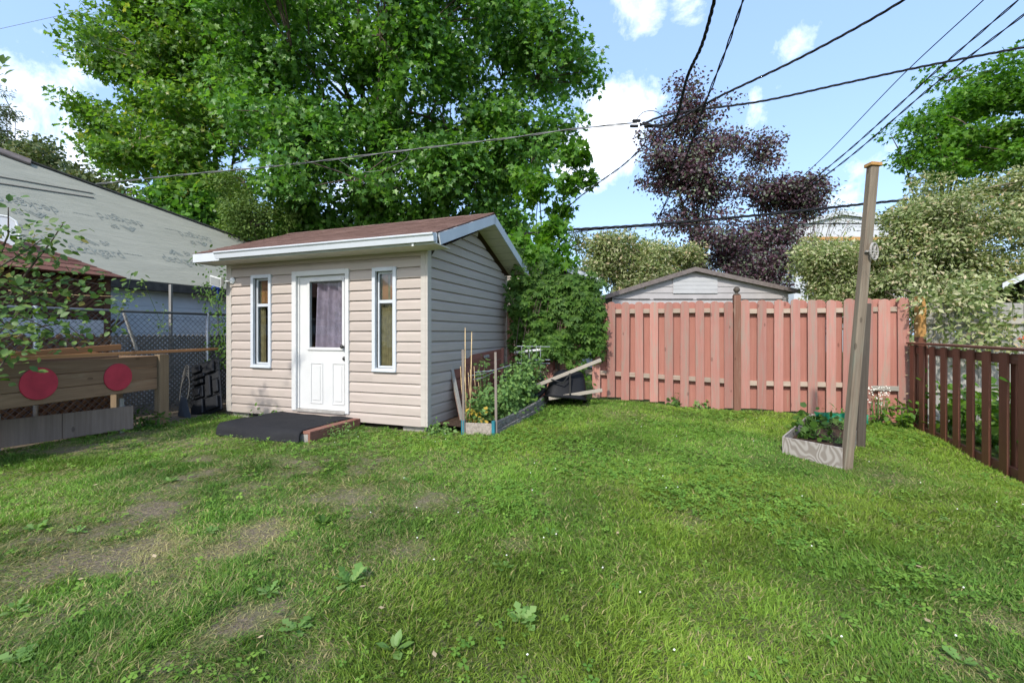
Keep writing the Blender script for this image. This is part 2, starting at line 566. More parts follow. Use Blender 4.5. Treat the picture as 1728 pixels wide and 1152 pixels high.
m_leaf('leaf_red', [(0.0, (0.35, 0.05, 0.03)), (1.0, (0.5, 0.12, 0.05))], 0.3, tint=(1.3, 0.9, 0.8))


def m_grass():
    t = NT('grass')
    a = t.node('ShaderNodeAttribute', attribute_name='tint')
    t.color(a.outputs['Color'])
    t.set(0.62, 0.22)
    tr = t.node('ShaderNodeBsdfTranslucent')
    t.link(t.mix(1.0, a.outputs['Color'], (1.4, 1.4, 0.8), 'MULTIPLY'), tr.inputs['Color'])
    mx = t.node('ShaderNodeMixShader')
    mx.inputs[0].default_value = 0.3
    t.link(t.p.outputs[0], mx.inputs[1])
    t.link(tr.outputs[0], mx.inputs[2])
    t.link(mx.outputs[0], t.out.inputs['Surface'])


m_grass()


def m_ground():
    t = NT('lawn_soil')
    v = t.coords((1, 1, 1), False)
    big = t.noise(v, 1.3, 6, 0.65)
    fine = t.noise(v, 55.0, 5, 0.7)
    mid = t.noise(v, 9.0, 5)
    a = t.node('ShaderNodeAttribute', attribute_name='tint')
    soil = t.ramp(fine, [(0.25, (0.105, 0.08, 0.058)), (0.55, (0.24, 0.195, 0.14)), (0.8, (0.40, 0.335, 0.22))])
    thatch = t.ramp(fine, [(0.25, (0.08, 0.115, 0.026)), (0.6, (0.15, 0.19, 0.05)), (0.85, (0.29, 0.28, 0.12))])
    sep = t.node('ShaderNodeSeparateColor')
    t.link(a.outputs['Color'], sep.inputs[0])
    k = t.math('MULTIPLY', t.math('ADD', t.math('SUBTRACT', mid, 0.55), sep.outputs[0]), 3.0, clamp=True)
    t.color(t.mix(k, thatch, soil))
    t.bump(t.math('ADD', fine, mid), 1.0, 0.03)
    t.set(0.95, 0.1)


m_ground()

# ------------------------------------------------------------------ mesh helpers
class MB:
    """collects shapes; build() links them as one mesh object"""

    def __init__(self):
        self.v = []
        self.f = []

    def add(self, vs_, fs_):
        o = len(self.v)
        self.v += [tuple(p) for p in vs_]
        self.f += [tuple(i + o for i in q) for q in fs_]
        return self

    def box(self, x0, x1, y0, y1, z0, z1, M=None):
        p = [(x0, y0, z0), (x1, y0, z0), (x1, y1, z0), (x0, y1, z0), (x0, y0, z1), (x1, y0, z1), (x1, y1, z1), (x0, y1, z1)]
        if M is not None:
            p = [M @ Vector(q) for q in p]
        return self.add(p, [(0, 3, 2, 1), (4, 5, 6, 7), (0, 1, 5, 4), (1, 2, 6, 5), (2, 3, 7, 6), (3, 0, 4, 7)])

    def bar(self, p, q, w, h, up=(0, 0, 1)):
        """rectangular bar from p to q, w across, h in the up direction"""
        p, q = Vector(p), Vector(q)
        d = (q - p).normalized()
        u = Vector(up)
        s = d.cross(u)
        if s.length < 1e-4:
            s = d.cross(Vector((1, 0, 0)))
        s.normalize()
        u = s.cross(d).normalized()
        c = [(-w / 2, -h / 2), (w / 2, -h / 2), (w / 2, h / 2), (-w / 2, h / 2)]
        vs_ = [e + s * a + u * b for e in (p, q) for a, b in c]
        return self.add(vs_, [(0, 1, 2, 3), (7, 6, 5, 4), (0, 4, 5, 1), (1, 5, 6, 2), (2, 6, 7, 3), (3, 7, 4, 0)])

    def tube(self, pts, r, n=6, cap=True):
        pts = [Vector(p) for p in pts]
        rs = r if isinstance(r, (list, tuple)) else [r] * len(pts)
        o = len(self.v)
        ref = None
        for i, p in enumerate(pts):
            d = (pts[min(i + 1, len(pts) - 1)] - pts[max(i - 1, 0)])
            d = d.normalized() if d.length > 1e-9 else Vector((0, 0, 1))
            if ref is None:
                ref = d.orthogonal().normalized()
            else:
                ref = (ref - d * ref.dot(d))
                ref = ref.normalized() if ref.length > 1e-6 else d.orthogonal().normalized()
            b = d.cross(ref)
            for k in range(n):
                a = 2 * math.pi * k / n
                self.v.append(tuple(p + (ref * math.cos(a) + b * math.sin(a)) * rs[i]))
        for i in range(len(pts) - 1):
            for k in range(n):
                k2 = (k + 1) % n
                self.f.append((o + i * n + k, o + i * n + k2, o + (i + 1) * n + k2, o + (i + 1) * n + k))
        if cap:
            self.f.append(tuple(o + k for k in reversed(range(n))))
            e = o + (len(pts) - 1) * n
            self.f.append(tuple(e + k for k in range(n)))
        return self

    def prism(self, poly, y0, y1, M=None):
        """poly: (x, z) outline, extruded from y0 to y1"""
        n = len(poly)
        p = [Vector((x, y0, z)) for x, z in poly] + [Vector((x, y1, z)) for x, z in poly]
        if M is not None:
            p = [M @ q for q in p]
        return self.add(p, [tuple(range(n)), tuple(reversed(range(n, 2 * n)))] + [(i, n + i, n + (i + 1) % n, (i + 1) % n) for i in range(n)])

    def lathe(self, prof, c=(0, 0, 0), n=16):
        """prof: (r, z) from bottom to top"""
        o = len(self.v)
        for r_, z in prof:
            for k in range(n):
                a = 2 * math.pi * k / n
                self.v.append((c[0] + r_ * math.cos(a), c[1] + r_ * math.sin(a), c[2] + z))
        for i in range(len(prof) - 1):
            for k in range(n):
                k2 = (k + 1) % n
                self.f.append((o + i * n + k, o + i * n + k2, o + (i + 1) * n + k2, o + (i + 1) * n + k))
        self.f.append(tuple(o + k for k in reversed(range(n))))
        e = o + (len(prof) - 1) * n
        self.f.append(tuple(e + k for k in range(n)))
        return self

    def build(self, name, mat, parent=None, bevel=0.0, smooth=False, M=None):
        me = bpy.data.meshes.new(name)
        me.from_pydata(self.v, [], self.f)
        bm = bmesh.new()
        bm.from_mesh(me)
        bmesh.ops.recalc_face_normals(bm, faces=bm.faces)
        if bevel:
            es = [e for e in bm.edges if e.is_manifold and e.calc_face_angle(0) > 0.6]
            bmesh.ops.bevel(bm, geom=es, offset=bevel, segments=1, affect='EDGES', clamp_overlap=True)
        bm.to_mesh(me)
        bm.free()
        if smooth:
            me.polygons.foreach_set('use_smooth', [True] * len(me.polygons))
        me.materials.append(MATS[mat])
        return link(name, me, parent, M)


def link(name, me, parent=None, M=None):
    o = bpy.data.objects.new(name, me)
    COL.objects.link(o)
    if parent is not None:
        o.parent = parent
    if M is not None:
        o.matrix_basis = M
    return o


def tag(o, label=None, cat=None, group=None, kind=None):
    if label:
        o['label'] = label
    if cat:
        o['category'] = cat
    if group:
        o['group'] = group
    if kind:
        o['kind'] = kind
    return o


def thing(name, loc, rz, label, cat, group=None):
    o = bpy.data.objects.new(name, None)
    COL.objects.link(o)
    o.location = loc
    o.rotation_euler = (0, 0, rz)
    o.empty_display_size = 0.2
    return tag(o, label, cat, group)


def box_part(name, mat, parent, x0, x1, y0, y1, z0, z1, bevel=0.003):
    """box whose own origin is at its centre, so grain and tint differ from piece to piece"""
    cx, cy, cz = (x0 + x1) / 2, (y0 + y1) / 2, (z0 + z1) / 2
    return MB().box(x0 - cx, x1 - cx, y0 - cy, y1 - cy, z0 - cz, z1 - cz).build(name, mat, parent, bevel, M=Matrix.Translation((cx, cy, cz)))


def frame_from(p, q, up=(0, 0, 1)):
    """matrix at p whose z axis points to q"""
    p, q = Vector(p), Vector(q)
    z = (q - p).normalized()
    x = Vector(up).cross(z)
    if x.length < 1e-4:
        x = Vector((1, 0, 0))
    x.normalize()
    y = z.cross(x)
    m = Matrix((x, y, z)).transposed().to_4x4()
    m.translation = p
    return m, (q - p).length


def wood_bar(name, mat, p, q, w, h, parent=None, bevel=0.003, up=(0, 0, 1)):
    """straight timber from p to q with its grain along z of its own frame"""
    m, L = frame_from(p, q, up)
    return MB().box(-w / 2, w / 2, -h / 2, h / 2, 0, L).build(name, mat, parent, bevel, M=m)


def np_mesh(name, verts, tris, mat, parent=None, tint=None):
    me = bpy.data.meshes.new(name)
    nv, nf = len(verts), len(tris)
    me.vertices.add(nv)
    me.vertices.foreach_set('co', np.ascontiguousarray(verts, dtype=np.float32).ravel())
    me.loops.add(nf * 3)
    me.loops.foreach_set('vertex_index', np.ascontiguousarray(tris, dtype=np.int32).ravel())
    me.polygons.add(nf)
    me.polygons.foreach_set('loop_start', np.arange(0, nf * 3, 3, dtype=np.int32))
    me.polygons.foreach_set('loop_total', np.full(nf, 3, dtype=np.int32))
    if tint is not None:
        at_ = me.attributes.new('tint', 'FLOAT_COLOR', 'POINT')
        c4 = np.ones((nv, 4), np.float32)
        c4[:, :3] = tint
        at_.data.foreach_set('color', c4.ravel())
    me.update(calc_edges=True)
    me.materials.append(MATS[mat])
    return link(name, me, parent)


# ------------------------------------------------------------------ foliage
def leaf_outline(kind):
    if kind == 'maple':
        half = [(0.40, 0.02), (0.27, 0.23), (0.50, 0.56), (0.17, 0.58)]
        pts = [(0, 0)] + half + [(0, 1.0)] + [(-x, y) for x, y in reversed(half)]
        v = [(x, y, 0.16 * abs(x) - 0.20 * y * y) for x, y in pts]
        f = [(0, i, i + 1) for i in range(1, 9)]
    elif kind == 'oval':
        v = [(0, 0, 0), (0.24, 0.30, 0.06), (0.24, 0.65, 0.03), (0, 1, -0.10), (-0.24, 0.65, 0.03), (-0.24, 0.30, 0.06), (0, 0.5, -0.02)]
        f = [(6, i, (i + 1) % 6) for i in range(6)]
    elif kind == 'narrow':
        v = [(0, 0, 0), (0.14, 0.45, 0.03), (0, 1, -0.08), (-0.14, 0.45, 0.03)]
        f = [(0, 1, 2), (0, 2, 3)]
    elif kind == 'round':
        v = [(0, 0, 0), (0.30, 0.2, 0.02), (0.40, 0.6, 0.05), (0, 0.95, 0.0), (-0.40, 0.6, 0.05), (-0.30, 0.2, 0.02)]
        f = [(0, 1, 2), (0, 2, 3), (0, 3, 4), (0, 4, 5)]
    elif kind == 'star':                              # five leaflets of a creeper
        v, f = [], []
        for k, a in enumerate((-1.25, -0.62, 0, 0.62, 1.25)):
            L = (0.75, 0.95, 1.05, 0.95, 0.75)[k]
            c, s = math.cos(a), math.sin(a)
            for x, y, z in [(0, 0.03, 0), (0.17, 0.55, 0.03), (0, 1, -0.12), (-0.17, 0.55, 0.03)]:
                v.append(((x * c + y * s) * L, (-x * s + y * c) * L, z))
            o = 4 * k
            f += [(o, o + 1, o + 2), (o, o + 2, o + 3)]
    elif kind == 'tooth':                             # jagged leaf of tomato or dandelion
        half = [(0.05, 0.05), (0.16, 0.22), (0.07, 0.30), (0.24, 0.48), (0.10, 0.55), (0.24, 0.75)]
        pts = [(0, 0)] + half + [(0, 1.0)] + [(-x, y) for x, y in reversed(half)]
        v = [(x, y, 0.25 * abs(x) - 0.12 * y * y) for x, y in pts]
        n = len(pts)
        f = [(0, 1, 13)] + [q for i in range(1, 6) for q in ((i, i + 1, 13 - i), (i, 13 - i, 14 - i))] + [(6, 7, 8)]
    return np.array(v, float), np.array(f, int)


LEAF = {k: leaf_outline(k) for k in ('maple', 'oval', 'narrow', 'round', 'star', 'tooth')}


def unit(a):
    return a / np.maximum(np.linalg.norm(a, axis=1, keepdims=True), 1e-9)


def leaves(name, kind, pos, nrm, axis, size, mat, parent=None, width=1.0):
    """one mesh of many separate leaves"""
    tv, tf = LEAF[kind]
    n = len(pos)
    nrm = unit(nrm)
    axis = unit(axis - nrm * np.sum(axis * nrm, 1, keepdims=True))
    side = np.cross(axis, nrm)
    s = np.asarray(size).reshape(-1, 1)
    V_ = (pos[:, None, :] + side[:, None, :] * (tv[None, :, 0:1] * s[:, None] * width) + axis[:, None, :] * (tv[None, :, 1:2] * s[:, None])
          + nrm[:, None, :] * (tv[None, :, 2:3] * s[:, None]))
    T_ = tf[None] + (np.arange(n) * len(tv))[:, None, None]
    return np_mesh(name, V_.reshape(-1, 3), T_.reshape(-1, 3), mat, parent)


def crown_points(vols, n, shell=0.45, rng=RNG, front=0.7, bough=0.0):
    if bough:
        c, d = crown_points(vols, max(6, n // 6), shell, rng, front)
        i = rng.integers(0, len(c), n)
        q = unit(rng.normal(size=(n, 3)))
        q[:, 2] = np.abs(q[:, 2]) * np.where(rng.random(n) < 0.75, 1, -1)
        sz = bough * rng.uniform(0.6, 1.25, len(c))[i]
        q = q * np.array([1, 1, 0.5])
        p = c[i] + q * (sz * rng.random(n) ** 0.35)[:, None]
        return p, unit(0.5 * d[i] + unit(q))
    return _crown_points(vols, n, shell, rng, front)


def _crown_points(vols, n, shell, rng, front):
    """cluster centres inside a union of ellipsoids (cx, cy, cz, rx, ry, rz); more near the skin"""
    vols = np.array(vols, float)
    w = vols[:, 3] * vols[:, 5]
    idx = rng.choice(len(vols), n, p=w / w.sum())
    d = unit(rng.normal(size=(n, 3)))
    flip = (d[:, 1] > 0) & (rng.random(n) < front)
    d[flip, 1] *= -1
    r = rng.random(n) ** shell
    c = vols[idx, :3]
    e = vols[idx, 3:]
    p = c + d * e * r[:, None]
    return p, unit(d / e)


def cluster_leaves(centres, outs, per, rad, size, rng=RNG, flat=0.55, up=0.7, jitter=0.55, droop=0.35):
    n = len(centres)
    k = rng.poisson(per, n)
    rep = np.repeat(np.arange(n), k)
    m = len(rep)
    off = unit(rng.normal(size=(m, 3))) * (rad * 1.75 * rng.random(m) ** 0.42)[:, None] * np.array([1, 1, flat])
    rr = np.asarray(rad) if np.ndim(rad) else rad
    pos = centres[rep] + off
    nrm = outs[rep] * (1 - up) + np.array([0, 0, up]) + rng.normal(size=(m, 3)) * jitter
    ax = unit(off + outs[rep] * rad * 0.7) + rng.normal(size=(m, 3)) * 0.5 + np.array([0, 0, -droop])
    sz = size * rng.uniform(0.65, 1.25, m)
    return pos, nrm, ax, sz


def bezier(p, q, sag, n=6, wob=0.0):
    p, q, sag = Vector(p), Vector(q), Vector(sag)
    out = []
    for i in range(n + 1):
        t = i / n
        v = p.lerp(q, t) + sag * (4 * t * (1 - t))
        if wob and 0 < i < n:
            v += Vector((random.uniform(-wob, wob), random.uniform(-wob, wob), random.uniform(-wob, wob)))
        out.append(v)
    return out


def tree(name, label, base, trunk_top, trunk_r, vols, ncl, per, crad, size, kind, mat, bark='bark', limbs=10, twigs=120, shell=0.45, front=0.7,
         flat=0.55, up=0.7, group='trees behind the fences', cat='tree', seed=1, lean=(0, 0), jitter=0.55, width=1.0, droop=0.35, r_tw=0.012, bough=0.95):
    rng = np.random.default_rng(seed)
    random.seed(seed)
    root = thing(name, tuple(base), 0, label, cat, group)
    b = Vector(base)
    cen, outs = crown_points(vols, ncl, shell, rng, front, bough)
    tr = MB()
    top = b + Vector((lean[0], lean[1], trunk_top))
    spine = bezier((0, 0, 0), top - b, (0.02 * trunk_top, 0, 0), 7, 0.03 * trunk_r * 10)
    tr.tube(spine, [trunk_r * (1.25 if i == 0 else 1 - 0.72 * i / 7) for i in range(8)], 9)
    pick = rng.choice(ncl, min(limbs, ncl), replace=False)
    ends = []
    for k in pick:
        e = Vector(cen[k]) - b
        t = rng.uniform(0.3, 0.95)
        s = spine[0].lerp(spine[-1], t)
        pts = bezier(s, e, (0, 0, 0.12 * (e - s).length), 5, 0.05)
        r0 = trunk_r * 0.42 * (1 - 0.5 * t)
        tr.tube(pts, [max(r0 * (1 - 0.85 * i / 5), 0.01) for i in range(6)], 6)
        ends += pts[1:]
    ends = np.array([tuple(v) for v in ends])
    for k in rng.choice(ncl, min(twigs, ncl), replace=False):
        e = cen[k] - np.array(b)
        j = np.argmin(np.sum((ends - e) ** 2, 1) + 1e-3)
        pts = bezier(ends[j], e, (0, 0, 0.06), 3, 0.03)
        tr.tube(pts, [r_tw * 2, r_tw * 1.6, r_tw * 1.2, r_tw * 0.6], 4, cap=False)
    tr.build('trunk', bark, root, smooth=True)
    p, nn, ax, szz = cluster_leaves(cen, outs, per, crad, size, rng, flat, up, jitter, droop)
    keep = p[:, 2] > 0.3
    leaves('crown', kind, p[keep] - np.array(b), nn[keep], ax[keep], szz[keep], mat, root, width)
    return root


def pv(px, py, d, rx, ry, rd):
    """ellipsoid seen at a photo pixel, rx and ry in photo pixels, rd metres deep"""
    c = at(px, py, d)
    return (c.x, c.y, c.z, rx * d / F, rd, ry * d / F)


# ------------------------------------------------------------------ ground
def in_lot_rect(x, y, a0, a1, b0, b1):
    dx, dy = x - P1[0], y - P1[1]
    a = dx * UA[0] + dy * UA[1]
    b = dx * VB[0] + dy * VB[1]
    return (a > a0) & (a < a1) & (b > b0) & (b < b1)


def in_poly(x, y, poly):
    r = np.zeros(np.shape(x), bool)
    n = len(poly)
    for i in range(n):
        x0, y0 = poly[i][0], poly[i][1]
        x1, y1 = poly[(i + 1) % n][0], poly[(i + 1) % n][1]
        c = ((y0 > y) != (y1 > y)) & (x < (x1 - x0) * (y - y0) / (y1 - y0 + 1e-12) + x0)
        r ^= c
    return r


# worn, dry places of the lawn: photo pixel, size in metres, strength
WORN = [(160, 955, 0.7, 0.5), (90, 985, 0.5, 0.5), (260, 930, 0.4, 0.4), (330, 1085, 0.35, 0.75), (425, 1060, 0.3, 0.75), (560, 1110, 0.16, 0.8),
        (260, 860, 0.30, 0.85), (440, 890, 0.40, 0.6), (500, 800, 0.75, 0.55), (620, 830, 0.6, 0.4), (340, 770, 0.5, 0.5), (390, 930, 0.30, 0.6),
        (720, 850, 0.35, 0.4), (1160, 885, 0.35, 0.45), (880, 920, 0.3, 0.35), (1260, 1010, 0.25, 0.4), (1310, 1065, 0.25, 0.4), (1615, 1120, 0.25, 0.5),
        (1700, 1055, 0.25, 0.4), (1530, 890, 0.3, 0.35), (1290, 690, 0.4, 0.5), (1070, 700, 0.3, 0.4), (600, 940, 0.5, 0.3), (1480, 800, 0.4, 0.35),
        (230, 735, 0.5, 0.7), (330, 745, 0.5, 0.45), (690, 935, 0.4, 0.3), (130, 760, 0.4, 0.6)]
WORN = [(gp(px, py), s * 0.62, k) for px, py, s, k in WORN]


def worn(x, y):
    m = np.zeros(np.shape(x))
    for p, s, k in WORN:
        d2 = ((x - p.x) ** 2 + ((y - p.y) * 1.25) ** 2) / (s * s)
        m = np.maximum(m, k * np.exp(-d2 * 1.1))
    n = 0.45 * fnoise(x * 1.7, y * 1.7, 3, 3) + 0.55 * fnoise(x * 4.6, y * 4.6, 6, 3)
    left = np.clip((0.2 - x) / 2.5, 0, 1) * np.clip((6.6 - y) / 1.2, 0, 1)
    base = 0.17 + 0.40 * left
    return np.clip(m * 0.85 * np.clip(3.2 * n - 0.75, 0, 1.5) + base * (n * 3.4 - 1.2), 0, 1)


def make_ground():
    def axis(lo, hi, step, far):
        core = list(np.arange(lo, hi + 1e-6, step))
        out = []
        s = step
        v = lo
        while v > -far:
            s *= 1.5
            v -= s
            out.insert(0, v)
        out += core
        s = step
        v = hi
        while v < far:
            s *= 1.5
            v += s
            out.append(v)
        return np.array(out)
    xs = axis(-8, 8, 0.16, 900)
    ys = axis(-1, 10.5, 0.16, 900)
    X, Y = np.meshgrid(xs, ys)
    Z = gz(X, Y) + 0.035 * (fnoise(X * 1.3, Y * 1.3, 21) - 0.5)
    nx, ny = len(xs), len(ys)
    V_ = np.stack([X, Y, Z], -1).reshape(-1, 3)
    i = np.arange(nx * ny).reshape(ny, nx)
    a, b, c, d = i[:-1, :-1].ravel(), i[:-1, 1:].ravel(), i[1:, 1:].ravel(), i[1:, :-1].ravel()
    T_ = np.concatenate([np.stack([a, b, c], 1), np.stack([a, c, d], 1)])
    w = worn(V_[:, 0], V_[:, 1])
    bare = in_lot_rect(V_[:, 0], V_[:, 1], -4.3, 0.1, -0.15, 3.3) | in_lot_rect(V_[:, 0], V_[:, 1], -6, -3.75, -4, 6)
    w = np.maximum(w * 0.42, bare * 0.9)
    o = np_mesh('ground', V_, T_, 'lawn_soil', None, np.stack([w] * 3, 1))
    tag(o, 'earth and thatch of the back yard lawn', None, None, 'structure')
    return o


make_ground()
PLANTER = [Vector((3.17, 5.20)), Vector((3.48, 4.70)), Vector((5.06, 6.40)), Vector((4.47, 6.67))]


def blocked(x, y):
    k = in_lot_rect(x, y, -3.78, 0.02, -0.02, 3.1) | in_lot_rect(x, y, -2.62, -1.06, -1.0, 0.05)
    k |= in_lot_rect(x, y, 0.0, 0.62, 0.08, 2.95)
    k |= in_poly(x, y, [(p.x, p.y) for p in PLANTER])
    k |= in_lot_rect(x, y, -7, -4.05, -4.5, 6)
    return k


def grass():
    bands = [(0.9, 1.5, 9000), (1.5, 2.0, 15000), (2.0, 3.2, 11500), (3.2, 4.6, 7000), (4.6, 6.4, 4300), (6.4, 9.2, 2900)]
    rng = np.random.default_rng(5)
    P_, D_ = [], []
    for y0, y1, den in bands:
        wmax = 1.25 * y1 + 0.6
        n = int(den * (y1 - y0) * 2 * wmax)
        y = rng.uniform(y0, y1, n)
        x = rng.uniform(-wmax, wmax, n)
        k = np.abs(x) < 1.25 * y + 0.6
        x, y = x[k], y[k]
        D_.append(np.full(len(x), den))
        P_.append(np.stack([x, y], 1))
    P_ = np.concatenate(P_)
    x, y = P_[:, 0], P_[:, 1]
    # inside the fences only
    A, B = np.array([1.66, 8.16]), np.array([6.5, 7.16])
    back = (x - A[0]) * (B[1] - A[1]) - (y - A[1]) * (B[0] - A[0]) > 0
    back &= (x > -0.4) | (y < 7.4)
    right = (6.35 - x) * 0.92 - (7.15 - y) * 0.4 > 0.0
    k = back & right & ~blocked(x, y)
    w = worn(x, y)
    k &= rng.random(len(x)) > w * 0.30 - 0.05
    x, y, w = x[k], y[k], w[k]
    n = len(x)
    clump = fnoise(x * 3.3, y * 3.3, 31, 3)
    lush = fnoise(x * 0.9, y * 0.9, 41, 3)
    tuft = np.clip((fnoise(x * 1.8, y * 1.8, 71, 2) - 0.62) * 5, 0, 1)
    flatb = np.clip(w * 1.3, 0, 1)
    L = (0.026 + 0.045 * clump + 0.030 * tuft) * rng.uniform(0.6, 1.35, n) * (1 - 0.45 * w)
    wd = (0.0016 + 0.00060 * y) * rng.uniform(0.75, 1.3, n) * (1 - 0.35 * flatb)
    th = rng.uniform(0, 2 * np.pi, n)
    flow = fnoise(x * 1.1 + 9, y * 1.1, 51) * 12.0               # neighbouring blades lean alike
    la = flow + rng.normal(0, 1.5, n)
    lean = rng.uniform(0.25, 1.15, n) * (1 - flatb) + flatb * rng.uniform(1.1, 2.3, n)
    z = gz(x, y) + 0.035 * (fnoise(x * 1.3, y * 1.3, 21) - 0.5)
    base = np.stack([x, y, z - 0.004], 1)
    side = np.stack([np.cos(th), np.sin(th), np.zeros(n)], 1) * wd[:, None]
    ld = np.stack([np.cos(la), np.sin(la), np.zeros(n)], 1)
    upv = np.array([0, 0, 1.0])
    mid = base + ld * (L * 0.28 * lean)[:, None] + upv * (L * np.maximum(0.66 - 0.27 * lean, 0.05))[:, None]
    tip = base + ld * (L * 0.85 * lean)[:, None] + upv * (L * np.maximum(1.0 - 0.40 * lean, 0.06))[:, None]
    # colour of each blade
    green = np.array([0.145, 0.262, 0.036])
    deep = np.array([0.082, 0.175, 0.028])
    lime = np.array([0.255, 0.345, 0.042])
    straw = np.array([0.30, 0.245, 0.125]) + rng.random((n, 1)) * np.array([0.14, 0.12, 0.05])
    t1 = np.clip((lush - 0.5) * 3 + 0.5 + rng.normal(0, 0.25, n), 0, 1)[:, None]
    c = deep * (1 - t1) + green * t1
    lime_patch = np.clip((fnoise(x * 0.55 + 3, y * 0.55, 61, 2) - 0.5) * 4 + 0.4, 0, 1) * np.clip((x + 2.0) / 2.2, 0, 1)  # random patches of yellow-green blades, fading out towards the left
    t2 = (np.clip(lime_patch + rng.normal(0, 0.2, n), 0, 1) * 0.65)[:, None]
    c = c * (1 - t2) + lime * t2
    t3 = (rng.random(n) < 0.06 + 1.0 * np.clip(w - 0.06, 0, 1))[:, None] * rng.uniform(0.5, 1, n)[:, None]
    c = c * (1 - t3) + straw * t3
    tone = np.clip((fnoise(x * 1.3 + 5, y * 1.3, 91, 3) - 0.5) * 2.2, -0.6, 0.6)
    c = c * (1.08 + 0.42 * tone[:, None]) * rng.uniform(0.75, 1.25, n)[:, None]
    near = y < 3.5
    Vn, Tn, Cn = [], [], []
    o = 0
    i = np.where(near)[0]
    m = len(i)
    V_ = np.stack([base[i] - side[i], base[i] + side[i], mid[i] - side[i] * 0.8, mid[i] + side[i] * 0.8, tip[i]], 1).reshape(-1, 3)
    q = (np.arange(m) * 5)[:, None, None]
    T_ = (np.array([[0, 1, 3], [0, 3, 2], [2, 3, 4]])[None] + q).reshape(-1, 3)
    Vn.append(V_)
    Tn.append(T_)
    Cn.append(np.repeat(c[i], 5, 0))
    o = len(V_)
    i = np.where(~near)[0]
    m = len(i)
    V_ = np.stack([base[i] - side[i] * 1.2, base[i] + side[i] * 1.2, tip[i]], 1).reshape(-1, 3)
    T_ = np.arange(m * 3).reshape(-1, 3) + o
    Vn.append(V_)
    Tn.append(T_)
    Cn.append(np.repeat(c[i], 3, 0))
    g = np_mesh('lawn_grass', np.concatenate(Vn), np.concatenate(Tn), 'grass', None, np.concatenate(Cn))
    tag(g, 'short patchy green lawn grass with dry straw-coloured spots', 'grass', None, 'stuff')
    print('blades', n)


grass()


def clover():
    rng = np.random.default_rng(9)
    n = 90000
    y = rng.uniform(1.2, 8.3, n)
    x = rng.uniform(-1, 1, n) * (1.2 * y + 0.4)
    f = fnoise(x * 1.4 + 2, y * 1.4, 81, 3)
    zone = np.clip((x + 1.6) / 1.6, 0.12, 1) * np.clip((y - 1.0) / 3.0, 0.35, 1)
    zone = np.maximum(zone, 0.75 * ((x < -2.2) & (y > 4.6)))
    near_shed = np.exp(-(((x + 0.3) / 2.0) ** 2 + ((y - 5.4) / 0.8) ** 2))
    pr = np.clip((f - 0.50) * 5, 0, 1) * zone + 0.6 * near_shed + 0.03
    A, B = np.array([1.66, 8.1]), np.array([6.5, 7.1])
    back = (x - A[0]) * (B[1] - A[1]) - (y - A[1]) * (B[0] - A[0]) > 0
    back &= (x > -0.4) | (y < 7.4)
    right = (6.3 - x) * 0.92 - (7.15 - y) * 0.4 > 0.0
    k = (rng.random(n) < pr) & back & right & ~blocked(x, y) & (rng.random(n) > worn(x, y))
    x, y = x[k], y[k]
    n = len(x)
    z = gz(x, y) + rng.uniform(0.018, 0.05, n)
    s = rng.uniform(0.011, 0.021, n) * (0.9 + 0.06 * y)
    Vs, Ts, Cs = [], [], []
    hue = rng.random(n)[:, None]
    c = np.array([0.10, 0.22, 0.032]) * (1 - hue) + np.array([0.205, 0.335, 0.05]) * hue
    a0 = rng.uniform(0, 6.28, n)
    til = rng.normal(0, 0.3, (n, 2))
    for k3 in range(3):
        a = a0 + k3 * 2.094
        d = np.stack([np.cos(a), np.sin(a)], 1)
        sd = np.stack([-np.sin(a), np.cos(a)], 1)
        pts = []
        for u, v in ((0, 0), (0.8, 0.5), (1.25, 0.0), (0.8, -0.5)):
            p2 = d * (u * s)[:, None] + sd * (v * s)[:, None]
            pz = z + np.sum(p2 * til, 1) - 0.1 * u * s
            pts.append(np.stack([x + p2[:, 0], y + p2[:, 1], pz], 1))
        V_ = np.stack(pts, 1).reshape(-1, 3)
        q = (np.arange(n) * 4)[:, None, None] + k3 * n * 4
        Ts.append((np.array([[0, 1, 2], [0, 2, 3]])[None] + q).reshape(-1, 3))
        Vs.append(V_)
        Cs.append(np.repeat(c, 4, 0))
    g = np_mesh('clover', np.concatenate(Vs), np.concatenate(Ts), 'grass', None, np.concatenate(Cs))
    tag(g, 'low green clover leaves growing through the lawn', 'clover', None, 'stuff')
    # clover heads
    m = 75
    yy = rng.uniform(1.6, 7.5, m)
    xx = rng.uniform(-0.35, 1.1, m) * (1.15 * yy)
    k = ~blocked(xx, yy) & (xx < 5)
    xx, yy = xx[k], yy[k]
    fb = MB()
    for a, b in zip(xx, yy):
        zz = float(gz(a, b)) + 0.055
        r = 0.0058
        fb.add([(a + r, b, zz), (a, b + r, zz), (a - r, b, zz), (a, b - r, zz), (a, b, zz + r), (a, b, zz - r)],
               [(0, 1, 4), (1, 2, 4), (2, 3, 4), (3, 0, 4), (1, 0, 5), (2, 1, 5), (3, 2, 5), (0, 3, 5)])
    tag(fb.build('clover_flowers', 'flower_white'), 'tiny white clover flower heads dotted over the lawn', 'flowers', None, 'stuff')


clover()

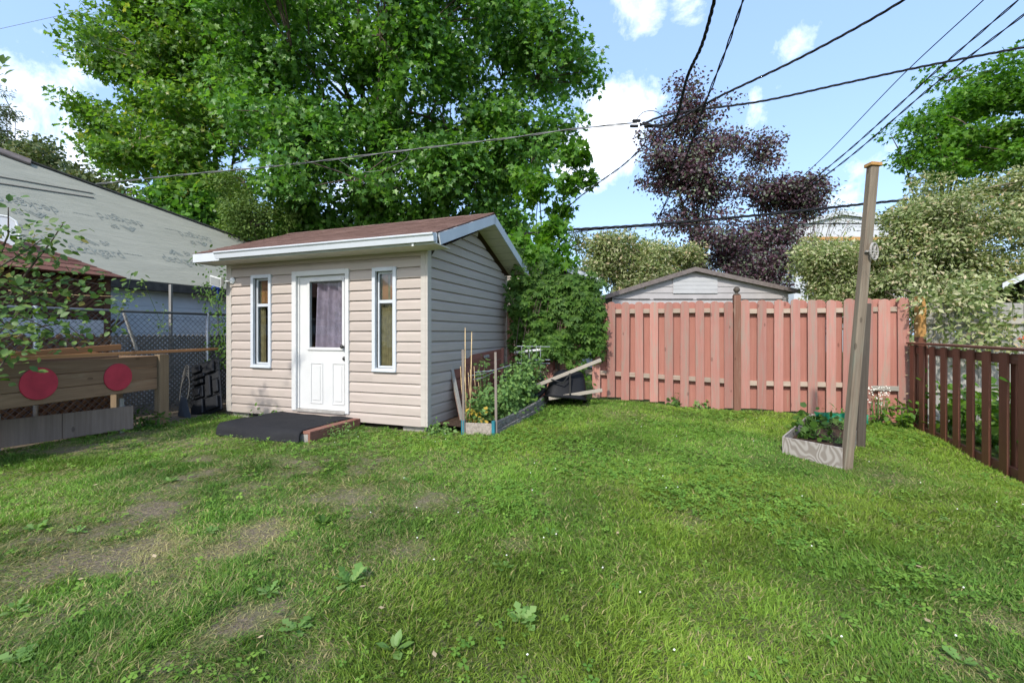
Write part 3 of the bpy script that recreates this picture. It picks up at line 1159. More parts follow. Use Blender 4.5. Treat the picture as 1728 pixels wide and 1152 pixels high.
# ------------------------------------------------------------------ the garden shed
SW, SD = 3.70, 3.0
Z0, ZS = 0.095, 2.49                                # foot of the siding, soffit
RB, RZ = 1.5, 3.32                                  # ridge: position and height
EB, EZ = -0.36, 2.62                                # front eave
PITCH = (RZ - EZ) / (RB - EB)
AL, AR = -4.02, 0.37                                # roof overhangs the gable ends
shed = thing('garden_shed', (P1[0], P1[1], 0.0), LOT, 'beige vinyl-sided garden shed with brown shingle roof and white door', 'shed')
COURSE = 0.1455
PROF = [(0.0, -0.012), (0.031, -0.012), (0.027, 0.088), (0.003, 0.128), (0.001, COURSE - 0.012)]
DOOR = (-2.335, -1.265, 0.185, 2.295)
WINS = [(-3.185, -2.76, 0.81, 2.28), (-0.862, -0.462, 0.81, 2.28)]


def clip_prof(lo, hi):
    """siding profile between two heights of its course"""
    out = []
    pr = PROF
    for (o0, z0), (o1, z1) in zip(pr[:-1], pr[1:]):
        if z1 <= lo or z0 >= hi:
            if z0 == z1 and lo <= z0 <= hi:
                out += [(o0, z0), (o1, z1)]
            continue
        f = lambda z: o0 + (o1 - o0) * ((z - z0) / (z1 - z0) if z1 > z0 else 0)
        a, b = max(lo, z0), min(hi, z1)
        out += [(f(a), a), (f(b), b)]
    res = []
    for p in out:
        if not res or abs(res[-1][0] - p[0]) + abs(res[-1][1] - p[1]) > 1e-6:
            res.append(p)
    return res


def siding_piece(parent, a0, a1, zc, lo, hi, side, mat='vinyl'):
    pr = clip_prof(lo, hi)
    if len(pr) < 2 or a1 - a0 < 0.01:
        return
    mid = (a0 + a1) / 2
    mb = MB()
    if side == 'front':
        vs_ = [(a0 - mid, -o, z) for o, z in pr] + [(a1 - mid, -o, z) for o, z in pr]
        M = Matrix.Translation((mid, 0, zc))
    else:
        def rng_(z):
            zz = zc + z
            if zz < ZS - 0.02:
                return a0, a1
            k = (zz - (ZS - 0.02)) / PITCH
            return a0 + k * (RB - a0) / (RB), a1 - k * (a1 - RB) / (SD - RB)
        e = [rng_(z) for o, z in pr]
        if e[0][1] - e[0][0] < 0.06:
            return
        vs_ = [(o, r[0] - mid, z) for (o, z), r in zip(pr, e)] + [(o, max(r[0], r[1]) - mid, z) for (o, z), r in zip(pr, e)]
        M = Matrix.Translation((0, mid, zc))
    n = len(pr)
    mb.add(vs_, [(i, i + 1, n + i + 1, n + i) for i in range(n - 1)])
    mb.build('siding_plank', mat, parent, M=M)


def shed_walls():
    # front courses, cut round the door and the windows
    opens = [DOOR] + WINS
    z = Z0
    while z < ZS:
        top = min(COURSE - 0.012, ZS - z)
        cuts = sorted({-SW + 0.075, -0.075} | {v for o in opens for v in o[:2]})
        runs = []
        for c0, c1 in zip(cuts[:-1], cuts[1:]):
            m = (c0 + c1) / 2
            spans = [(-0.012, top)]
            for o in opens:
                if o[0] < m < o[1]:
                    nw = []
                    for lo, hi in spans:
                        l2, h2 = o[2] - z, o[3] - z
                        if h2 <= lo or l2 >= hi:
                            nw.append((lo, hi))
                            continue
                        if l2 > lo + 0.004:
                            nw.append((lo, l2))
                        if h2 < hi - 0.004:
                            nw.append((h2, hi))
                    spans = nw
            runs.append((c0, c1, tuple(spans)))
        # join neighbouring runs that are whole
        merged = []
        for r in runs:
            if merged and merged[-1][2] == r[2]:
                merged[-1] = (merged[-1][0], r[1], r[2])
            else:
                merged.append(r)
        for c0, c1, spans in merged:
            for lo, hi in spans:
                siding_piece(shed, c0, c1, z, lo, hi, 'front')
        z += COURSE
    # right gable courses
    z = Z0
    while z < RZ - 0.12:
        siding_piece(shed, 0.07, SD - 0.03, z, -0.012, COURSE - 0.006, 'side')
        z += COURSE
    # structure behind the siding: sheets with the openings left free
    mb = MB()
    cuts = [-SW, WINS[0][0], WINS[0][1], DOOR[0], DOOR[1], WINS[1][0], WINS[1][1], 0.0]
    t = 0.05
    for i in range(7):
        a0, a1 = cuts[i], cuts[i + 1]
        if i == 1 or i == 5:
            w = WINS[0] if i == 1 else WINS[1]
            mb.box(a0, a1, 0.0, t, Z0, w[2])
            mb.box(a0, a1, 0.0, t, w[3], ZS)
        elif i == 3:
            mb.box(a0, a1, 0.0, t, DOOR[3], ZS)
            mb.box(a0, a1, 0.0, t, Z0, DOOR[2])
        else:
            mb.box(a0, a1, 0.0, t, Z0, ZS)
    zz = ZS - 0.02
    for a in (-SW, -t):
        mb.prism([(0.051, Z0), (SD, Z0), (SD, zz), (RB, zz + PITCH * RB - 0.02), (0.051, zz)], a, a + t, Matrix(((0, 1, 0, 0), (1, 0, 0, 0), (0, 0, 1, 0), (0, 0, 0, 1))))
    mb.box(-SW + t, -t, SD - t, SD, Z0, ZS)
    mb.box(-SW + t, -t, t, SD - t, Z0 + 0.01, Z0 + 0.06)
    mb.build('wall', 'interior', shed)
    # left wall skin
    box_part('left_cladding', 'vinyl', shed, -SW - 0.014, -SW - 0.002, 0.05, SD, Z0, ZS)
    # corner trims
    for a in (-SW, 0.0):
        s = -1 if a < -1 else 1
        MB().box(min(a, a - s * 0.075), max(a, a - s * 0.075), -0.036, -0.002, Z0 - 0.01, ZS).box(a if s > 0 else a - 0.036, a + 0.036 if s > 0 else a, -0.036, 0.068, Z0 - 0.01, ZS).build(
            'corner_trim', 'vinyl_trim', shed, 0.004)
    MB().box(0.002, 0.035, SD - 0.03, SD + 0.02, Z0 - 0.01, ZS + 0.02).build('corner_trim', 'vinyl_trim', shed, 0.004)
    # concrete blocks it stands on
    for a, b in ((-SW + 0.02, 0.03), (-0.40, 0.03), (-0.40, SD - 0.3), (-SW + 0.02, SD - 0.3), (-2.0, 0.5)):
        box_part('foundation_block', 'concrete', shed, a, a + 0.36, b, b + 0.2, -0.12, Z0 - 0.012, 0.01)


shed_walls()


def shed_roof():
    slope = math.atan(PITCH)
    M = Matrix.Translation((0, EB, EZ)) @ Matrix.Rotation(slope, 4, 'X')
    Ls = math.hypot(RB - EB, RZ - EZ)
    roof = MB().box(AL, AR, 0.0, Ls - 0.002, -0.10, -0.004, M)
    M2 = Matrix.Translation((0, SD + 0.32, RZ - PITCH * (SD + 0.32 - RB))) @ Matrix.Rotation(math.pi, 4, 'Z') @ Matrix.Rotation(slope, 4, 'X')
    L2 = (SD + 0.32 - RB) / math.cos(slope)
    roof.box(-AR, -AL, 0.0, L2 - 0.002, -0.10, -0.004, M2)
    roof = roof.build('roof', 'shingle', shed)
    # shingles, one object each on the front slope
    tabw, exp = 0.305, 0.142
    me = None
    n = int(Ls / exp)
    rr = random.Random(3)
    for r in range(n + 1):
        s0 = -0.02 + r * exp
        if s0 > Ls - 0.06:
            break
        off = (r % 2) * tabw / 2 + rr.uniform(-0.02, 0.02)
        a = AL - 0.012 - off
        while a < AR + 0.012:
            a0, a1 = max(a, AL - 0.012), min(a + tabw - 0.006, AR + 0.012)
            a += tabw
            if a1 - a0 < 0.04:
                continue
            full = abs((a1 - a0) - (tabw - 0.006)) < 1e-6
            if full and me is not None:
                o = link('shingle', me, roof)
            else:
                w = a1 - a0
                o = MB().box(-w / 2, w / 2, 0, exp + 0.03, 0, 0.007).build('shingle', 'shingle', roof)
                if full:
                    me = o.data
            o.matrix_basis = M @ Matrix.Translation(((a0 + a1) / 2, s0, 0.004 + rr.uniform(0, 0.002))) @ Matrix.Rotation(-0.05 + rr.uniform(-0.006, 0.012), 4, 'X')
    # ridge caps
    a = AL - 0.012
    while a < AR:
        a1 = min(a + 0.30, AR + 0.012)
        MB().add([(a, RB - 0.12, RZ - 0.12 * PITCH + 0.012), (a1, RB - 0.12, RZ - 0.12 * PITCH + 0.016), (a1, RB, RZ + 0.026), (a, RB, RZ + 0.022), (a1, RB + 0.12, RZ - 0.12 * PITCH + 0.016), (a, RB + 0.12, RZ - 0.12 * PITCH + 0.012)],
                 [(0, 1, 2, 3), (3, 2, 4, 5)]).build('ridge_shingle', 'shingle', roof)
        a = a1
    # fascia and gutter along the front eave
    MB().box(AL, AR, EB - 0.022, EB - 0.002, EZ - 0.145, EZ - 0.012).build('fascia', 'white_metal', shed, 0.003)
    g = [(-0.024, -0.002), (-0.024, -0.09), (-0.058, -0.118), (-0.085, -0.118), (-0.098, -0.055), (-0.118, -0.035), (-0.118, -0.016), (-0.108, -0.016),
         (-0.108, -0.030), (-0.09, -0.05), (-0.078, -0.108), (-0.06, -0.108), (-0.034, -0.086), (-0.034, -0.002)]
    GM = Matrix.Translation((0, EB, EZ - 0.006)) @ Matrix(((0, 1, 0, 0), (1, 0, 0, 0), (0, 0, 1, 0), (0, 0, 0, 1)))
    gut = MB().prism(g, -3.44, AR - 0.004, GM).build('gutter', 'white_metal', shed)
    for a in (-3.44, AR - 0.012):
        MB().prism([(-0.03, -0.006), (-0.03, -0.088), (-0.060, -0.112), (-0.083, -0.112), (-0.094, -0.055), (-0.112, -0.035), (-0.112, -0.02)], a + 0.001, a + 0.007, GM).build('end_cap', 'white_metal', gut)
    # flat soffit under the eave
    MB().box(AL, AR, EB - 0.002, -0.022, EZ - 0.150, EZ - 0.138).build('soffit', 'soffit', shed)
    # rake boards on the right gable, and the sloping soffits behind them
    for s in (0, 1):
        mm = M if s == 0 else M2
        L_ = Ls if s == 0 else L2
        for a in ((AR, AR + 0.02), (AL - 0.02, AL)):
            a0, a1 = a if s == 0 else (-a[1], -a[0])
            MB().box(a0, a1, 0.0 if s == 0 else 0.0, L_ - 0.001, -0.155, -0.012, mm).build('rake_board', 'white_metal', shed)
        a0, a1 = (0.024, AR) if s == 0 else (-AR, -0.024)
        MB().box(a0, a1, 0.12, L_ - 0.05, -0.148, -0.136, mm).build('soffit', 'soffit', shed)
        for i in range(7):                          # drip edge is left plain; soffit boards meet in fine grooves
            y = 0.2 + i * 0.25
            if y < L_ - 0.1:
                MB().box(a0 + 0.002, a1 - 0.002, y, y + 0.006, -0.1505, -0.1475, mm).build('soffit_seam', 'tan_siding', shed)
    # small clip light under the gutter
    MB().box(0.03, 0.06, EB - 0.06, EB - 0.03, EZ - 0.165, EZ - 0.12).build('gutter_clip', 'white_plastic', shed, 0.004)


shed_roof()


def frame(parent, name, o, t, y0, y1, mat, bevel=0.004):
    """rectangular frame round the opening o = (a0, a1, z0, z1), t wide"""
    a0, a1, z0, z1 = o
    return MB().box(a0, a0 + t, y0, y1, z0, z1).box(a1 - t, a1, y0, y1, z0, z1).box(a0 + t + 0.0005, a1 - t - 0.0005, y0, y1, z1 - t, z1).box(
        a0 + t + 0.0005, a1 - t - 0.0005, y0, y1, z0, z0 + t).build(name, mat, parent, bevel)


def cloth(parent, name, mat, a0, a1, z0, z1, y, amp, waves, seed=0, taper=0.0):
    rr = random.Random(seed)
    nx, nz = 48, 14
    vs_, fs_ = [], []
    ph = [rr.uniform(0, 6) for _ in range(4)]
    for j in range(nz + 1):
        v = j / nz
        for i in range(nx + 1):
            u = i / nx
            b = amp * (math.sin(u * waves * 6.28 + ph[0] + 0.8 * v) + 0.5 * math.sin(u * waves * 13.1 + ph[1]))
            aa = a0 + (a1 - a0) * (u * (1 - taper * v) + taper * v * 0.8)
            vs_.append((aa, y + b, z0 + (z1 - z0) * v))
    for j in range(nz):
        for i in range(nx):
            k = j * (nx + 1) + i
            fs_.append((k, k + 1, k + nx + 2, k + nx + 1))
    return MB().add(vs_, fs_).build(name, mat, parent, smooth=True)


def shed_openings():
    # windows: white frame standing proud, a bar a third of the way down, two panes
    for k, (a0, a1, z0, z1) in enumerate(WINS):
        w = frame(shed, 'window', (a0, a1, z0, z1), 0.055, -0.050, -0.001, 'white_metal')
        tag(w, 'narrow white window left of the door' if k == 0 else 'narrow white window right of the door')
        frame(w, 'sash', (a0 + 0.056, a1 - 0.056, z0 + 0.056, z1 - 0.056), 0.028, 0.012, 0.045, 'white_metal')
        zb = z1 - 0.50
        MB().box(a0 + 0.085, a1 - 0.085, 0.012, 0.042, zb, zb + 0.045).build('glazing_bar', 'white_metal', w, 0.003)
        MB().box(a0 + 0.085, a1 - 0.085, 0.027, 0.031, zb + 0.046, z1 - 0.085).build('pane', 'glass', w)
        MB().box(a0 + 0.085, a1 - 0.085, 0.027, 0.031, z0 + 0.085, zb - 0.001).build('pane', 'glass', w)
        MB().box(a0 + 0.004, a1 - 0.004, -0.062, -0.0505, z0 + 0.002, z0 + 0.03).build('sill', 'white_metal', w, 0.004)
        cloth(w, 'curtain', 'ochre_cloth', a0 + 0.06, a0 + 0.20 + 0.06 * k, z0 + 0.02, z1 - 0.10, 0.075, 0.012, 1.3, 4 + k)
        MB().box(a0 + 0.10, a1 - 0.06, 0.066, 0.072, zb + 0.06, z1 - 0.02).build('blind', 'orange_cloth', w)
        if k == 1:
            MB().box(a0 + 0.11, a1 - 0.06, 0.10, 0.24, z0 + 0.03, z0 + 0.17).build('red_box', 'red_plastic', w, 0.01)
            MB().lathe([(0.02, 0), (0.085, 0.03), (0.10, 0.12), (0.08, 0.2), (0.03, 0.24)], (a1 - 0.12, 0.33, z0 + 0.18), 14).build('basket', 'ochre_cloth', w, smooth=True)
    # door
    a0, a1, z0, z1 = DOOR
    fr = MB().box(a0, a0 + 0.085, -0.05, -0.001, z0, z1).box(a1 - 0.065, a1, -0.05, -0.001, z0, z1).box(a0 + 0.0855, a1 - 0.0655, -0.05, -0.001, z1 - 0.075, z1)
    fr.box(a0 + 0.0855, a0 + 0.115, -0.012, 0.05, z0 + 0.03, z1 - 0.076).box(a1 - 0.085, a1 - 0.066, -0.012, 0.05, z0 + 0.03, z1 - 0.076)
    fr.build('door_frame', 'white_paint', shed, 0.004)
    MB().box(a0 + 0.086, a1 - 0.066, -0.055, 0.05, z0 - 0.012, z0 + 0.026).build('threshold', 'concrete', shed, 0.004)
    d0, d1, e0, e1 = a0 + 0.118, a1 - 0.088, z0 + 0.03, z1 - 0.079
    ga0, ga1, gz0, gz1 = -2.03, -1.405, 1.135, 2.14
    y0, y1 = 0.004, 0.044
    door = MB().box(d0, ga0, y0, y1, e0, e1).box(ga1, d1, y0, y1, e0, e1).box(ga0 + 0.0003, ga1 - 0.0003, y0, y1, gz1, e1).box(ga0 + 0.0003, ga1 - 0.0003, y0, y1, e0, gz0).build('door', 'white_paint', shed)
    tag(door, 'white door with a curtained glass pane over two raised panels')
    frame(door, 'pane_frame', (ga0 - 0.035, ga1 + 0.035, gz0 - 0.035, gz1 + 0.035), 0.045, -0.014, 0.0035, 'white_paint', 0.006)
    MB().box(ga0, ga1, 0.016, 0.020, gz0, gz1).build('pane', 'glass', door)
    cloth(door, 'curtain', 'purple_cloth', ga0 + 0.02, ga1 - 0.01, gz0 - 0.02, gz1 - 0.03, 0.085, 0.026, 2.6, 9, 0.12)
    MB().box(ga0 - 0.03, ga1 + 0.03, 0.22, 0.23, gz0 - 0.1, gz1 + 0.1).build('back_cloth', 'interior', door)
    for pa0, pa1 in ((-2.015, -1.775), (-1.605, -1.375)):
        frame(door, 'panel_moulding', (pa0, pa1, 0.30, 0.92), 0.022, -0.005, 0.0035, 'white_paint', 0.004)
        MB().box(pa0 + 0.05, pa1 - 0.05, -0.003, 0.0035, 0.35, 0.87).build('panel', 'white_paint', door, 0.003)
    Mk = Matrix.Rotation(R(90), 4, 'X')
    for kz, nm, pr in ((1.16, 'door_knob', [(0.03, 0), (0.032, 0.006), (0.012, 0.012), (0.012, 0.04), (0.026, 0.05), (0.03, 0.062), (0.022, 0.076), (0.004, 0.08)]),
                       (0.985, 'deadbolt', [(0.03, 0), (0.032, 0.008), (0.026, 0.02), (0.012, 0.028), (0.003, 0.03)])):
        o = MB().lathe(pr, (0, 0, 0), 14).build(nm, 'dark_metal', door, smooth=True)
        o.matrix_basis = Matrix.Translation((-1.378, 0.0035, kz)) @ Mk
    # flood light at the left corner
    fl = MB().lathe([(0.06, 0), (0.058, 0.012), (0.03, 0.03), (0.016, 0.035)], (0, 0, 0), 16).build('flood_light', 'white_plastic', shed, smooth=True)
    fl.matrix_basis = Matrix.Translation((-SW + 0.10, -0.030, 2.21)) @ Mk
    fi = (Matrix.Translation((-SW + 0.10, -0.030, 2.21)) @ Mk).inverted()
    MB().tube([(-SW + 0.10, -0.05, 2.21), (-SW + 0.04, -0.09, 2.20), (-SW - 0.04, -0.12, 2.20)], 0.012, 6).build('arm', 'white_plastic', fl, M=fi.copy())
    hd = Matrix.Translation((-SW - 0.06, -0.16, 2.20)) @ Matrix.Rotation(R(18), 4, 'Y') @ Matrix.Rotation(R(12), 4, 'X') @ Matrix.Rotation(R(12), 4, 'Z') @ Matrix.Diagonal((1.05, 1.0, 1.45, 1))
    MB().add([hd @ Vector(p) for p in [(-0.10, -0.05, -0.055), (0.10, -0.05, -0.055), (0.10, -0.05, 0.055), (-0.10, -0.05, 0.055), (-0.06, 0.05, -0.03), (0.06, 0.05, -0.03), (0.06, 0.05, 0.03), (-0.06, 0.05, 0.03)]],
             [(0, 1, 5, 4), (1, 2, 6, 5), (2, 3, 7, 6), (3, 0, 4, 7), (4, 5, 6, 7), (0, 3, 2, 1)]).build('lamp_head', 'white_plastic', fl, 0.004, M=fi.copy())
    MB().box(-0.085, 0.085, -0.056, -0.0515, -0.042, 0.042, hd).build('lens', 'lamp_lens', fl, M=fi.copy())


m_glass('glass')
m_plain('lamp_lens', (0.30, 0.31, 0.30), 0.15, 0.5, 0.2)
shed_openings()

# ------------------------------------------------------------------ step and mat in front of the door
zst = 0.135
step = thing('wooden_step', (*lot(-1.85, -0.5), 0.0), LOT, 'low reddish wooden step in front of the shed door', 'step')
for i in range(6):
    box_part('tread_board', 'redwood_step', step, -0.68, 0.78, -0.47 + i * 0.157, -0.47 + i * 0.157 + 0.150, zst - 0.035, zst)
box_part('side_board', 'redwood_step', step, 0.745, 0.78, -0.47, 0.47, -0.06, zst - 0.037)
box_part('side_board', 'redwood_step', step, -0.68, -0.645, -0.47, 0.47, -0.06, zst - 0.037)
box_part('front_board', 'concrete', step, -0.642, 0.742, -0.465, -0.43, -0.06, zst - 0.037)


def door_mat():
    """carpet lying over the step and folded down over its front edge"""
    root = MB()
    nx, ny = 30, 26
    rr = random.Random(2)
    vs_ = []
    for j in range(ny + 1):
        s = j / ny * 1.34
        for i in range(nx + 1):
            u = i / nx
            skew = 0.06 * (1 - u)
            a = -0.64 - 0.03 * math.sin(3 * s) + u * 1.32
            if s < 0.88:
                b, z = 0.43 - s, zst + 0.012 + 0.004 * math.sin(9 * u + 5 * s)
            else:
                k = (s - 0.88)
                ang = min(k / 0.11, 1.45)
                b = 0.43 - 0.88 - 0.11 * math.sin(ang) - skew - max(0, k - 0.16) * 0.10
                z = zst + 0.012 - 0.11 * (1 - math.cos(ang)) - max(0, k - 0.16) * 0.25
                z += 0.025 * math.sin(u * 7 + 1) * min(1, k * 5)
                b += 0.03 * math.sin(u * 9) * min(1, k * 4)
            if u < 0.12:
                z += 0.05 * (1 - u / 0.12) ** 2 * (0.3 + 0.7 * min(1, max(0, s - 0.4)))
            z += 0.006 * math.sin(17 * u + 3 * s) * math.sin(11 * s + 2 * u)
            vs_.append((a, b, max(z, 0.02)))
    fs_ = [(j * (nx + 1) + i, j * (nx + 1) + i + 1, (j + 1) * (nx + 1) + i + 1, (j + 1) * (nx + 1) + i) for j in range(ny) for i in range(nx)]
    n = len(vs_)
    o = root.add(vs_, fs_).build('door_mat', 'carpet', None, smooth=True)
    o.location = (*lot(-1.85, -0.5), 0.0)
    o.rotation_euler = (0, 0, LOT)
    md = o.modifiers.new('thickness', 'SOLIDIFY')
    md.thickness = 0.014
    tag(o, 'charcoal carpet mat draped over the low step at the shed door', 'mat')


door_mat()

# ------------------------------------------------------------------ the pink picket fence
FA, FB = Vector((1.66, 8.25, 0)), Vector((6.5, 7.25, 0))
FD = (FB - FA).normalized()
FN = Vector((FD.y, -FD.x, 0))                        # towards the camera
FROT = math.atan2(FD.y, FD.x)
FTOP = 1.93


def fence_t(px, off=0.0):
    """distance along the fence line of a photo column"""
    r = Vector(((px - CX) / F, 1.0))
    o = FA + FN * off
    # o + t*FD = s*r
    det = FD.x * (-r.y) - FD.y * (-r.x)
    return (-o.x * (-r.y) + o.y * (-r.x)) / det


def picket(name, mat, parent, x, y, w, z0, z1, th=0.019, tilt=0.0, rnd=True):
    h = z1 - z0
    r = w / 2
    if rnd:
        poly = [(-r, 0), (r, 0), (r, h - r * 0.72), (r * 0.86, h - r * 0.36), (r * 0.5, h - r * 0.09), (0, h), (-r * 0.5, h - r * 0.09), (-r * 0.86, h - r * 0.36), (-r, h - r * 0.72)]
    else:
        poly = [(-r, 0), (r, 0), (r, h), (-r, h)]
    M = Matrix.Translation((x, y, z0)) @ Matrix.Rotation(tilt, 4, 'Y')
    return MB().prism(poly, -th / 2, th / 2).build(name, mat, parent, 0.002, M=M)


pf = thing('picket_fence', tuple(FA), FROT, 'tall salmon pink board fence with rounded pickets and a ball-topped post', 'fence')
rr = random.Random(5)
front_px = [1006, 1030.8, 1054.8, 1079, 1103.5, 1129, 1155, 1181.5, 1207.5, 1230, 1258, 1285.5, 1314, 1342.8, 1371.9, 1402.6, 1431, 1464, 1492, 1526]
FT = [fence_t(p, 0.06) for p in front_px]


def fbot(t):
    p = FA + FD * t
    return float(gz(p.x, p.y)) + 0.02


for i, t in enumerate(FT):
    w = 0.142 if i < 16 else 0.16
    if i == 18:
        w = 0.17
    picket('picket', 'pink_picket', pf, t, -0.052, w, fbot(t) - FA.z + rr.uniform(-0.02, 0.03) - (0.05 if i == 8 else 0), FTOP + rr.uniform(-0.012, 0.012) - (0.01 * (i % 3 == 0)), tilt=rr.uniform(-0.006, 0.006) + (0.012 if i == 16 else 0))
for i, (t0, t1) in enumerate(zip(FT[:-1], FT[1:])):
    if i == 9:
        continue
    m = (t0 + t1) / 2 + (0.05 if i >= 17 else 0)
    picket('back_picket', 'pink_picket_back', pf, m, 0.052 if i < 16 else 0.0, min(0.21, t1 - t0 - 0.142 + 0.075), fbot(m) + rr.uniform(-0.01, 0.02), FTOP - 0.012 + rr.uniform(-0.015, 0.01), tilt=rr.uniform(-0.006, 0.006))
tp = fence_t(1243.5, 0.05)
for z0, z1 in ((1.72, 1.80), (0.475, 0.555)):
    for a, b, dz in ((FT[0] - 0.2, tp - 0.02, 0.0), (tp + 0.02, FT[16] + 0.12, -0.02), (FT[17] - 0.08, FT[-1] + 0.05, -0.01)):
        if z0 < 1 and a > FT[16] - 0.2:
            continue
        d1 = 0.0 if z0 > 1 else 0.12 * (tp - a) / 2.4 if a < tp - 1 else -0.02
        p, q = Vector((a, 0, (z0 + z1) / 2 + (d1 if a < tp - 1 else dz))), Vector((b, 0, (z0 + z1) / 2 + dz))
        MB().bar((p - q) / 2, (q - p) / 2, 0.078, z1 - z0).build(
            'rail', 'rail_wood', pf, 0.003, M=Matrix.Translation((p + q) / 2))
post = box_part('post', 'post_brown', pf, tp - 0.055, tp + 0.055, -0.09, 0.02, fbot(tp) - 0.25, 2.02)
cap = MB().lathe([(0.052, 0), (0.056, 0.015), (0.022, 0.03), (0.022, 0.045), (0.045, 0.062), (0.056, 0.092), (0.048, 0.122), (0.022, 0.142), (0.004, 0.147)], (0, 0, 0), 16).build('ball_finial', 'grey_dark', post, smooth=True)
cap.location = (0, 0, (2.02 - fbot(tp) + 0.25) / 2 + 0.001)
tl0, tl1 = fence_t(1473, 0.08), fence_t(1517, 0.08)
box_part('latch_board', 'weathered_h', pf, tl0, tl1, -0.086, -0.0635, 0.42, 0.50)
for px in (1535.5, 1538):
    t = fence_t(px, 0.05)
# stretch of the same fence that bends back behind the shed
FA2, FD2 = FA + FD * (FT[0] - 0.30), Vector((-0.93, 0.36, 0)).normalized()
for i in range(16):
    t = 0.05 + i * 0.133
    p = FA2 + FD2 * t + FN * (0.05 if i % 2 == 0 else -0.05) * 1.0
    loc = pf.matrix_world.inverted() if False else None
    d = p - FA
    lx, ly = d.dot(FD), -d.dot(FN)
    o = picket('picket', 'pink_picket' if i % 2 == 0 else 'pink_picket_back', pf, lx, ly, 0.142, float(gz(p.x, p.y)) - 0.02, FTOP - 0.01 + rr.uniform(-0.02, 0.01))
    o.matrix_basis = o.matrix_basis @ Matrix.Rotation(math.atan2(-FD2.y, -FD2.x) - FROT, 4, 'Z')
for zc in (0.60, 1.76):
    a, b = FA2 - FA, FA2 + FD2 * 2.1 - FA
    p, q = Vector((a.dot(FD), -a.dot(FN), zc)), Vector((b.dot(FD), -b.dot(FN), zc))
    MB().bar((p - q) / 2, (q - p) / 2, 0.06, 0.08).build('rail', 'rail_wood', pf, 0.003, M=Matrix.Translation((p + q) / 2))

# ------------------------------------------------------------------ corner post and the grey fence beyond
tc = fence_t(1549, 0.0) + 0.02
pc = FA + FD * tc
cp = thing('corner_post', (pc.x, pc.y, float(gz(pc.x, pc.y)) - 0.05), FROT, 'corner post with raw orange top and brown foot, right of the pink fence', 'post')
h0 = cp.location.z
box_part('lower_post', 'brown_stain', cp, -0.055, 0.055, -0.075, 0.035, 0.0, 1.30 - h0)
box_part('upper_post', 'new_wood', cp, -0.055, 0.055, -0.075, 0.035, 1.302 - h0, 1.95 - h0)
gfl = thing('weathered_fence', tuple(FA + FD * (tc + 0.09) + FN * -0.05), FROT, 'weathered grey plank fence under the pale bush, right of the pink fence', 'fence')
for i in range(22):
    x = 0.06 + i * 0.152
    box_part('plank', 'weathered', gfl, x - 0.07, x + 0.07, -0.01 + 0.004 * (i % 3), 0.012 + 0.004 * (i % 3), -0.12, 1.85 + rr.uniform(-0.02, 0.02) - 0.02 * (i > 4))
for z in (0.4, 1.5):
    box_part('rail', 'weathered_h', gfl, 0.0, 3.4, -0.055, -0.0105, z, z + 0.085)

# ------------------------------------------------------------------ brown low fence on the right
BA = Vector((6.38, 7.10, 0))
BD = Vector((-0.40, -0.92, 0)).normalized()
BROT = math.atan2(BD.x, -BD.y) if False else math.atan2(-BD.x, BD.y)
bf = thing('low_fence', tuple(BA), BROT, 'low dark brown stained fence of spaced vertical boards on the right', 'fence')
# local y runs along BD
for i in range(14):
    t = 0.12 + i * 0.335
    p = BA + BD * t
    zb = float(gz(p.x, p.y)) - 0.02
    top = 1.205 - 0.014 * t
    # lawn side of this fence is local -x or +x: towards (-0.92, 0.40)
    box_part('board', 'brown_stain', bf, 0.022, 0.045, t - 0.075, t + 0.075, zb + rr.uniform(-0.01, 0.02), top - 0.03)
    if i % 1 == 0:
        t2 = t + 0.168
        box_part('back_board', 'brown_stain', bf, -0.085, -0.062, t2 - 0.03, t2 + 0.03, zb, top - 0.04) if i in (0, 7) else None
for z, nm in ((1.09, 'top_rail'), (-0.10, 'bottom_rail')):
    MB().bar((0, -2.4, 0.0168 if z > 1 else 0.02), (0, 2.4, -0.0168 if z > 1 else -0.04), 0.04, 0.10).build(nm, 'brown_stain_h', bf, 0.003, M=Matrix.Translation((0.0, 2.4, z - 0.0168)))
MB().bar((0, -2.42, 0.017), (0, 2.42, -0.017), 0.135, 0.03).build('cap_rail', 'brown_stain_h', bf, 0.004, M=Matrix.Translation((-0.005, 2.38, 1.2 - 0.0168)))
for t in (0.06, 2.5, 4.85):
    p = BA + BD * t
    box_part('post', 'brown_stain', bf, -0.115, -0.021, t - 0.045, t + 0.045, float(gz(p.x, p.y)) - 0.2, 1.165 - 0.014 * t)

# ------------------------------------------------------------------ leaning clothes-line pole, its stub, and the planter
pb = gp(1427, 790)
pt_ = at(1473, 282, pb.y - 0.02)
M, Lp = frame_from(pb - Vector((0, 0, 0.1)), pt_, up=(0, -1, 0))
pole = thing('clothesline_pole', tuple(pb), 0, 'tall leaning weathered grey clothes-line pole beside the planter', 'pole')
Mi = Matrix.Translation(-pb)
MB().box(-0.044, 0.044, -0.040, 0.040, 0, Lp).build('shaft', 'grey_pole', pole, 0.010, M=Mi @ M)
MB().box(-0.058, 0.058, -0.054, 0.054, Lp + 0.001, Lp + 0.038).build('cap', 'new_wood', pole, 0.004, M=Mi @ M)
pw = at(1475, 424, pb.y - 0.075) - pb
pul = MB().tube([pw + Vector((0.0, 0.0, 0)) + Vector((0.062 * math.cos(a), 0.03 * math.cos(a), 0.085 * math.sin(a))) for a in np.linspace(0, 2 * math.pi, 22)], 0.011, 6, cap=False)
for k in range(3):
    a = k * math.pi / 3
    e = Vector((0.062 * math.cos(a), 0.03 * math.cos(a), 0.085 * math.sin(a)))
    pul.bar(pw - e, pw + e, 0.012, 0.012)
pul.bar(pw - Vector((0.09, 0, 0)), pw + Vector((0.01, 0, 0)), 0.018, 0.018)
pul.build('pulley', 'concrete', pole)
